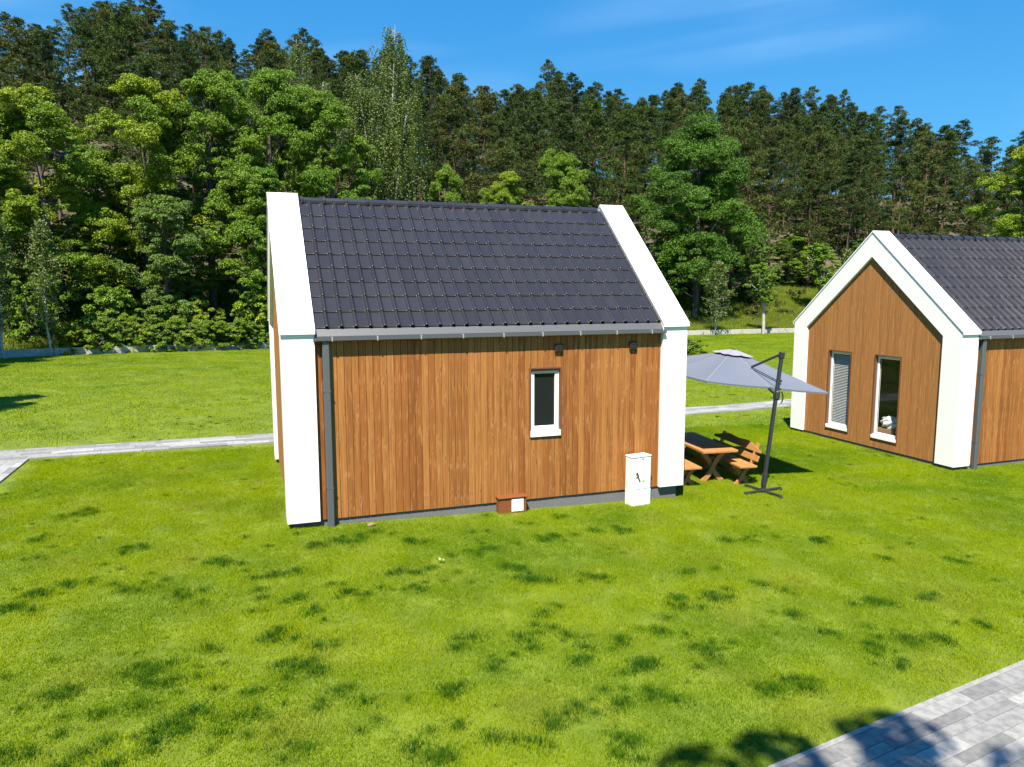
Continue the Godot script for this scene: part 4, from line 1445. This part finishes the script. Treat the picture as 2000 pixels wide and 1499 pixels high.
func build_trees() -> void:
	var lime := Color(0.240, 0.300, 0.018)
	var lime2 := Color(0.125, 0.215, 0.016)
	var green := Color(0.085, 0.180, 0.016)
	var green2 := Color(0.135, 0.225, 0.020)
	var deep := Color(0.050, 0.105, 0.016)
	var deep2 := Color(0.080, 0.145, 0.020)
	var a := broadleaf(601, 16, 4.1, 0.10, 700, 115, 0.128, lime, lime2)
	var a2 := broadleaf(602, 16, 4.1, 0.12, 700, 115, 0.128, lime2, green2)
	var b := broadleaf(603, 18, 4.3, 0.10, 700, 115, 0.128, green, green2)
	var c := broadleaf(604, 19, 6.3, 0.14, 960, 140, 0.15, deep, green)
	var d := broadleaf(605, 9, 2.6, 0.08, 420, 85, 0.11, green2, Color(0.10, 0.16, 0.045))
	var e := broadleaf(606, 12, 3.1, 0.06, 500, 110, 0.125, green, green2)
	var list := [
		[a2, 16.0, 4.1, -15.6, -43.0, 11.9, 3.7, 0.4, "maple_tree", "bright green maple behind the pale young birches"],
		[a, 16.0, 4.1, -11.9, -43.0, 14.2, 3.7, 1.9, "maple_tree", "yellow-green maple rising above the young birches by the fence"],
		[a, 16.0, 4.1, -6.6, -45.6, 15.7, 4.0, 4.1, "maple_tree", "yellow-green maple with a broad crown above the hedge"],
		[a2, 16.0, 4.1, -2.6, -47.6, 17.2, 4.1, 0.9, "maple_tree", "tall lime maple whose top reaches the dark pines"],
		[b, 18.0, 4.3, 1.8, -49.4, 18.4, 4.3, 2.2, "maple_tree", "fresh green maple rising behind the white gable of the cabin with wall vents"],
		[b, 18.0, 4.3, 6.4, -48.6, 17.2, 4.1, 5.0, "maple_tree", "fresh green maple beside the tall weeping birch"],
		[d, 9.0, 2.6, -5.3, -42.4, 9.2, 2.7, 0.3, "ash_tree", "slender pale green ash growing out of the hedge"],
		[e, 12.0, 3.1, 1.2, -43.6, 11.8, 3.1, 3.0, "maple_tree", "young maple against the cabin's white gable edge"],
		[e, 12.0, 3.1, -9.6, -47.5, 10.5, 3.2, 1.0, "maple_tree", "small maple standing under the yellow-green crowns"],
		[c, 19.0, 6.3, 43.4, -55.0, 19.2, 6.3, 2.6, "maple_tree", "large dense dark green maple between the two cabins"],
		[a2, 16.0, 4.1, 29.2, -55.4, 15.2, 3.5, 2.9, "maple_tree", "light green maple showing over the roof ridge"],
		[a, 16.0, 4.1, 22.4, -54.3, 12.6, 2.6, 5.5, "maple_tree", "small lime maple showing over the middle of the roof ridge"],
		[a2, 16.0, 4.1, 16.5, -53.1, 12.4, 2.2, 1.4, "maple_tree", "narrow lime maple by the weeping birch, over the roof ridge"],
		[a, 16.0, 4.1, 64.6, -36.7, 16.2, 4.2, 3.6, "maple_tree", "lime maple behind the tiled roof of the gable-windowed cabin"],
	]
	for q in list:
		plant_tree(q[0], q[8], q[9], "tree", "broadleaved trees along the fence", q[3], q[4], Vector3(q[6] / q[2], q[5] / q[1] * 1.07, q[6] / q[2]), q[7], M.bark)
	# trees whose shade falls into the picture from outside the frame
	var tallc := broadleaf(607, 16, 2.8, 0.60, 74, 60, 0.19, green, green2)
	var outside := [[e, 12.0, 3.1, -11.8, -11.2, 11.8, 2.2, 0.5, "broadleaved tree standing on the lawn beside the side path"], [b, 18.0, 4.3, -17.2, -28.5, 15.0, 4.0, 0.7, "fresh green tree on the lawn near the young birches"], [tallc, 16.0, 2.8, -0.45, 17.1, 16.0, 2.8, 2.0, "high-crowned tree standing beyond the front slab path"]]
	for q in outside:
		plant_tree(q[0], "lawn_tree", q[8], "tree", "trees on the lawn", q[3], q[4], Vector3(q[6] / q[2], q[5] / q[1], q[6] / q[2]), q[7], M.bark)
	# birches
	var w := birch(611, 23.5, 4.3, 4, 900)
	plant_tree(w, "weeping_birch", "tall weeping birch with several white stems above the roof", "tree", "birches", 11.1, -52.4, Vector3.ONE, 0.5, M.birch_bark)
	plant_tree(w, "weeping_birch", "slimmer weeping birch among the maples and pines", "tree", "birches", 6.0, -58.4, Vector3(0.72, 0.86, 0.72), 2.6, M.birch_bark)
	var y := birch(612, 8.0, 1.6, 1, 190)
	for q in [[-12.9, -35.0, 1.0, 1.0, "young birch with a thin white stem and a round crown by the fence"], [-10.9, -35.9, 0.85, 0.95, "slim young birch with a white stem in front of the fence"], [40.4, -47.0, 1.1, 0.85, "leaning white-stemmed birch under the big dark maple"], [60.6, -52.4, 1.2, 0.95, "bushy young birch behind the white gable frame"]]:
		plant_tree(y, "young_birch", q[4], "tree", "young birches", q[0], q[1], Vector3(q[2], q[3], q[2]), q[0], M.birch_bark)
	var sap := broadleaf(608, 7, 1.5, 0.40, 190, 55, 0.13, green2, lime2)
	for q in [[45.6, -46.8, 1.0, 1.0, "young bright green tree alone before the low concrete wall"], [57.6, -53.0, 1.5, 1.2, "young bright green tree on the bank beside the gabled cabin"]]:
		plant_tree(sap, "young_tree", q[4], "tree", "young trees on the bank", q[0], q[1], Vector3(q[2], q[3], q[2]), q[0], M.birch_bark)
	# bushes: a hedge on the fence and shrubs behind it
	var hb := []
	for k in 3:
		hb.append(broadleaf(620 + k, 2.1, 1.25, 0.02, 190, 60, 0.10, [lime2, green2, lime2][k], [lime, lime2, green2][k]))
	rng.seed = 31
	var x := -9.6
	var hedge := 0
	while x < 3.0:
		plant_tree(hb[hedge % 3], "hedge_shrub", "hedge shrub growing through the fence above the low wall", "shrub", "hedge along the fence", x, wall_line(x) - rng.randf_range(0.3, 0.8), Vector3(rng.randf_range(0.85, 1.15), rng.randf_range(0.85, 1.12), rng.randf_range(0.8, 1.0)), rng.randf() * 6.0, M.bark, 0.1)
		x += rng.randf_range(0.8, 1.1)
		hedge += 1
	for q in [[-8.7, -40.4, 1.35, 1.75, "rounded bright shrub at the end of the hedge"], [-6.4, -40.9, 1.2, 1.3, "pale green shrub under the slender ash"], [-3.2, -42.0, 1.3, 1.5, "leafy shrub behind the middle of the hedge"], [0.3, -42.3, 1.5, 1.9, "tall lime shrub at the white gable edge"], [-12.6, -39.6, 1.3, 2.0, "leafy shrub behind the young birches"], [-15.6, -38.8, 1.4, 1.7, "shrub beyond the young birches"]]:
		plant_tree(hb[(int(absf(q[0] * 3.0))) % 3], "shrub", q[4], "shrub", "shrubs behind the fence", q[0], q[1], Vector3(q[2], q[3], q[2]), q[0], M.bark, 0.1)
	for q in [[77.4, -60.5, 2.4, 4.4, "broad yellowish shrub on the bank over the tiled roof"], [71.8, -59.4, 2.2, 3.8, "yellowish shrub beside the broad one on the bank"], [66.5, -57.0, 2.0, 3.0, "green shrub on the bank behind the gabled cabin"], [84.0, -60.0, 2.6, 4.2, "large light shrub behind the far end of the tiled roof"], [27.2, -30.6, 1.05, 0.9, "low dark shrub beside the white pillar"]]:
		plant_tree(hb[0 if q[3] > 2 else 1], "shrub", q[4], "shrub", "shrubs behind the fence", q[0], q[1], Vector3(q[2], q[3] * 0.7, q[2]), q[0], M.bark, 0.1)
	rng.seed = 33
	for k in 15:
		var sx := 14.0 + k * 4.7 + rng.randf_range(-1.5, 1.5)
		var sz := wall_line(sx) - rng.randf_range(9.0, 17.0)
		var young: Dictionary = [d, e, d][k % 3]
		var tall: float = rng.randf_range(4.5, 8.0)
		plant_tree(young, "young_tree", "young leafy tree at the foot of the pines on the bank", "tree", "young trees on the bank", sx, sz, Vector3(0.95, tall / [9.0, 12.0, 9.0][k % 3], 0.95), rng.randf() * 6.0, M.bark)
	build_pines()
	# weeds on the bank and low growth under the trees
	rng.seed = 41
	var weed := blades(360, 120, 0.45, 0.25, 0.75, 0.014, 0.7, Color(0.85, 0.9, 0.85), Color(1.15, 1.1, 1.15))
	var put := []
	var tone := PackedColorArray()
	for k in 11000:
		var wx := rng.randf_range(-22, 95) if k % 3 else rng.randf_range(34, 66)
		var away := 0.4 + 15.0 * pow(rng.randf(), 1.3)
		var wz := wall_line(wx) - away
		if rng.randf() < 0.6 and wx < 34 and wx > 4:
			continue
		put.append(Transform3D(Basis(Vector3(0, 1, 0), rng.randf() * TAU).scaled(Vector3.ONE * rng.randf_range(0.6, 1.3)), Vector3(wx, land_y(wx, wz) - 0.05, wz)))
		tone.append(Color(0.160, 0.245, 0.018).lerp(Color(0.290, 0.300, 0.060), pow(rng.randf(), 1.6)))
	scatter("bank_grass", weed, M.grass, put, tone)
	var low := broadleaf(630, 1.3, 1.0, 0.02, 34, 40, 0.14, deep2, Color(0.09, 0.10, 0.03))
	put = []
	tone = PackedColorArray()
	for k in 2200:
		var wx := rng.randf_range(-40, 120)
		var away := 6.0 + 85.0 * rng.randf()
		var wz := wall_line(wx) - away
		var sc := rng.randf_range(0.5, 1.5)
		put.append(Transform3D(Basis(Vector3(0, 1, 0), rng.randf() * TAU).scaled(Vector3(sc, sc * rng.randf_range(0.6, 1.3), sc)), Vector3(wx, land_y(wx, wz) - 0.1, wz)))
		tone.append(Color(1, 1, 1).lerp(Color(1.3, 0.9, 0.9), rng.randf()))
	scatter("undergrowth", low.crown, M.leaf, put, tone)

func build_pines() -> void:
	var o1 := Color(0.056, 0.092, 0.022)
	var o2 := Color(0.090, 0.132, 0.030)
	var dk := Color(0.038, 0.064, 0.022)
	var br := Color(0.110, 0.112, 0.034)
	var kinds := [pine(701, 19, 3.6, 0.34, dk, o1), pine(702, 20, 3.3, 0.40, o1, o2), pine(703, 18, 4.0, 0.30, o1, o2), pine(704, 21, 2.9, 0.34, o1, o2), pine(705, 17, 3.6, 0.24, o2, br), pine(706, 20, 3.8, 0.46, dk, o1)]
	var tall := [19.0, 20.0, 18.0, 21.0, 17.0, 20.0]
	# how high the wood stands against the sky, by compass bearing (degrees) from the lawn
	var sky := [[-30, 0.27], [-16.9, 0.278], [-13.2, 0.288], [-10.5, 0.296], [-7.2, 0.317], [-4.6, 0.325], [-3.8, 0.297], [-0.6, 0.299], [2.3, 0.298], [5.1, 0.308], [6.8, 0.294], [13.2, 0.281], [15.0, 0.277], [18.9, 0.242], [20.9, 0.262], [22.6, 0.287], [23.9, 0.263], [26.8, 0.248], [29.0, 0.234], [32.2, 0.266], [34.0, 0.249], [36.7, 0.254], [40.3, 0.243], [41.9, 0.234], [43.8, 0.224], [45.7, 0.214], [47.5, 0.192], [49.7, 0.196], [52.5, 0.186], [56.2, 0.173], [70, 0.17]]
	rng.seed = 51
	var n := 0
	var labels := ["olive green pine with an uneven crown on the wooded hillside", "dark green pine with an uneven crown on the wooded hillside", "brownish green pine with a long crown on the wooded hillside"]
	for row in 13:
		var d := 14.0 + row * 6.6
		var x := -62.0
		while x < 135.0:
			var px := x + rng.randf_range(-2.4, 2.4)
			var pd := d + rng.randf_range(-2.6, 2.6)
			x += 6.6
			var pz := wall_line(px) - pd / 0.93
			var bearing := rad_to_deg(atan2(px - EYE.x, EYE.z - pz))
			if bearing < -17.5 or bearing > 56.5:
				continue
			if row == 0 and (bearing < 9 or rng.randf() < 0.3):
				continue
			var k := rng.randi_range(0, 5)
			var limit := 0.2
			for j in sky.size() - 1:
				if bearing >= sky[j][0] and bearing < sky[j + 1][0]:
					limit = lerpf(sky[j][1], sky[j + 1][1], (bearing - sky[j][0]) / (sky[j + 1][0] - sky[j][0]))
			var far := Vector2(px - EYE.x, pz - EYE.z).length()
			var most := EYE.y + far * (limit + rng.randf_range(-0.020, 0.010)) - land_y(px, pz)
			var high := minf(rng.randf_range(15.0, 21.5) + (4.0 if d > 55.0 else 0.0), most)
			if high < 8.5:
				continue
			var f: float = high / tall[k]
			var g := clampf(f, 0.75, 1.1) * rng.randf_range(0.9, 1.2)
			plant_tree(kinds[k], "pine_tree", labels[[1, 0, 0, 0, 2, 1][k]], "pine", "pines covering the hillside", px, pz, Vector3(g, f, g), rng.randf() * TAU, M.pine_bark, 0.1)
			n += 1
	print("pines ", n)

# ------------------------------------------------------------------ fence

func build_fence() -> void:
	var t := thing("boundary_fence", "low pale concrete wall with thin dark fence posts below the wood", "fence")
	var s := Shape.new()
	s.cham(Vector3(0.01, -0.2, -0.06), Vector3(2.49, 0.42, 0.06), 0.012)
	var panel := s.mesh()
	s = Shape.new()
	s.cham(Vector3(-0.025, -0.2, -0.085), Vector3(0.025, 1.75, -0.062), 0.005)
	var post := s.mesh()
	var wire := Shape.new()
	var x := -24.0
	while x < 82.0:
		var x2 := x + 2.3
		var a := Vector3(x, lawn_y(x), wall_line(x))
		var b := Vector3(x2, lawn_y(x2), wall_line(x2))
		var l := a.distance_to(b)
		x2 = x + 2.3 * 2.5 / l
		b = Vector3(x2, lawn_y(x2), wall_line(x2))
		var d := (b - a).normalized()
		var z := d.cross(Vector3.UP).normalized()
		var xf := Transform3D(Basis(d, z.cross(d), z), a)
		if z.z < 0:
			xf = Transform3D(Basis(d, Vector3.UP, d.cross(Vector3.UP)), a)
		part(t, "wall_panel", panel, M.concrete, xf)
		part(t, "post", post, M.post, xf)
		for k in 9:
			var h := 0.5 + k * 0.15
			wire.xf = xf
			wire.tube(PackedVector3Array([Vector3(0, h, -0.075), Vector3(2.5, h, -0.075)]), PackedFloat32Array([0.003, 0.003]), 3)
		x = x2
	part(t, "wire", wire.mesh(), M.post, Transform3D(), "stuff")

# ------------------------------------------------------------------ sky and start

func cirrus() -> ImageTexture:
	var w := 2048
	var h := 1024
	var f := FastNoiseLite.new()
	f.seed = 4
	f.frequency = 0.02
	f.fractal_octaves = 5
	var big := FastNoiseLite.new()
	big.seed = 12
	big.frequency = 0.006
	var im := Image.create(w, h, false, Image.FORMAT_RGBA8)
	im.fill(Color(1, 1, 1, 0))
	for y in range(150, 512):
		var up := PI / 2 - PI * y / h
		var c := cos(up)
		var edge := smoothstep(150.0, 240.0, float(y))
		for x in w:
			var a := TAU * x / w - 0.2
			var p := Vector3(cos(a) * c, sin(up) * 2.2, sin(a) * c) * 120.0
			var body := big.get_noise_3d(p.x * 1.4, p.y * 2.0, p.z * 1.4) + 0.06
			if body <= 0.0:
				continue
			var wisp := f.get_noise_3d(p.x * 0.35, p.y * 3.4 - (p.x + p.z) * 1.1, p.z * 0.35)
			im.set_pixel(x, y, Color(1, 1, 1, clampf(body * 1.5, 0, 1) * clampf(0.45 + wisp * 1.5, 0.08, 1) * edge * 0.8))
	return ImageTexture.create_from_image(im)

func _ready() -> void:
	soft.seed = 3
	soft.frequency = 0.02
	var camera := Camera3D.new()
	camera.name = "camera"
	camera.fov = 53.604
	camera.near = 0.05
	camera.far = 1500.0
	camera.transform = Transform3D(Basis(Vector3(0.94308, -0.001606, 0.332563), Vector3(0.043343, 0.992053, -0.118121), -Vector3(0.329731, -0.125812, -0.935654)), EYE)
	add_child(camera)
	camera.current = true
	var air := ProceduralSkyMaterial.new()
	air.sky_top_color = Color(0.012, 0.122, 0.335).linear_to_srgb()
	air.sky_horizon_color = Color(0.115, 0.370, 0.575).linear_to_srgb()
	air.sky_curve = 0.12
	air.ground_bottom_color = Color(0.08, 0.10, 0.03).linear_to_srgb()
	air.ground_horizon_color = Color(0.10, 0.14, 0.08).linear_to_srgb()
	air.sky_cover = cirrus()
	air.sky_cover_modulate = Color(0.36, 0.36, 0.36)
	air.sun_angle_max = 8.0
	var sky := Sky.new()
	sky.sky_material = air
	var env := Environment.new()
	env.background_mode = Environment.BG_SKY
	env.sky = sky
	env.tonemap_mode = Environment.TONE_MAPPER_LINEAR
	env.tonemap_exposure = 2.3
	env.sdfgi_enabled = true
	env.ssao_enabled = true
	env.ssil_enabled = true
	var world := WorldEnvironment.new()
	world.name = "world"
	world.environment = env
	add_child(world)
	var sun := DirectionalLight3D.new()
	sun.name = "sun"
	sun.light_energy = 1.6
	sun.light_color = Color(1.0, 0.965, 0.90)
	sun.light_angular_distance = 0.5
	sun.shadow_enabled = true
	sun.transform = Transform3D(Basis.looking_at(SUN_WAY, Vector3.UP), Vector3(-20, 60, 30))
	add_child(sun)
	make_materials()
	build_land()
	build_paths()
	build_cabins()
	build_fence()
	build_trees()
	build_table()
	build_parasol()
	build_cabinet()
	build_tap_box()
	build_odds()
	build_grass()
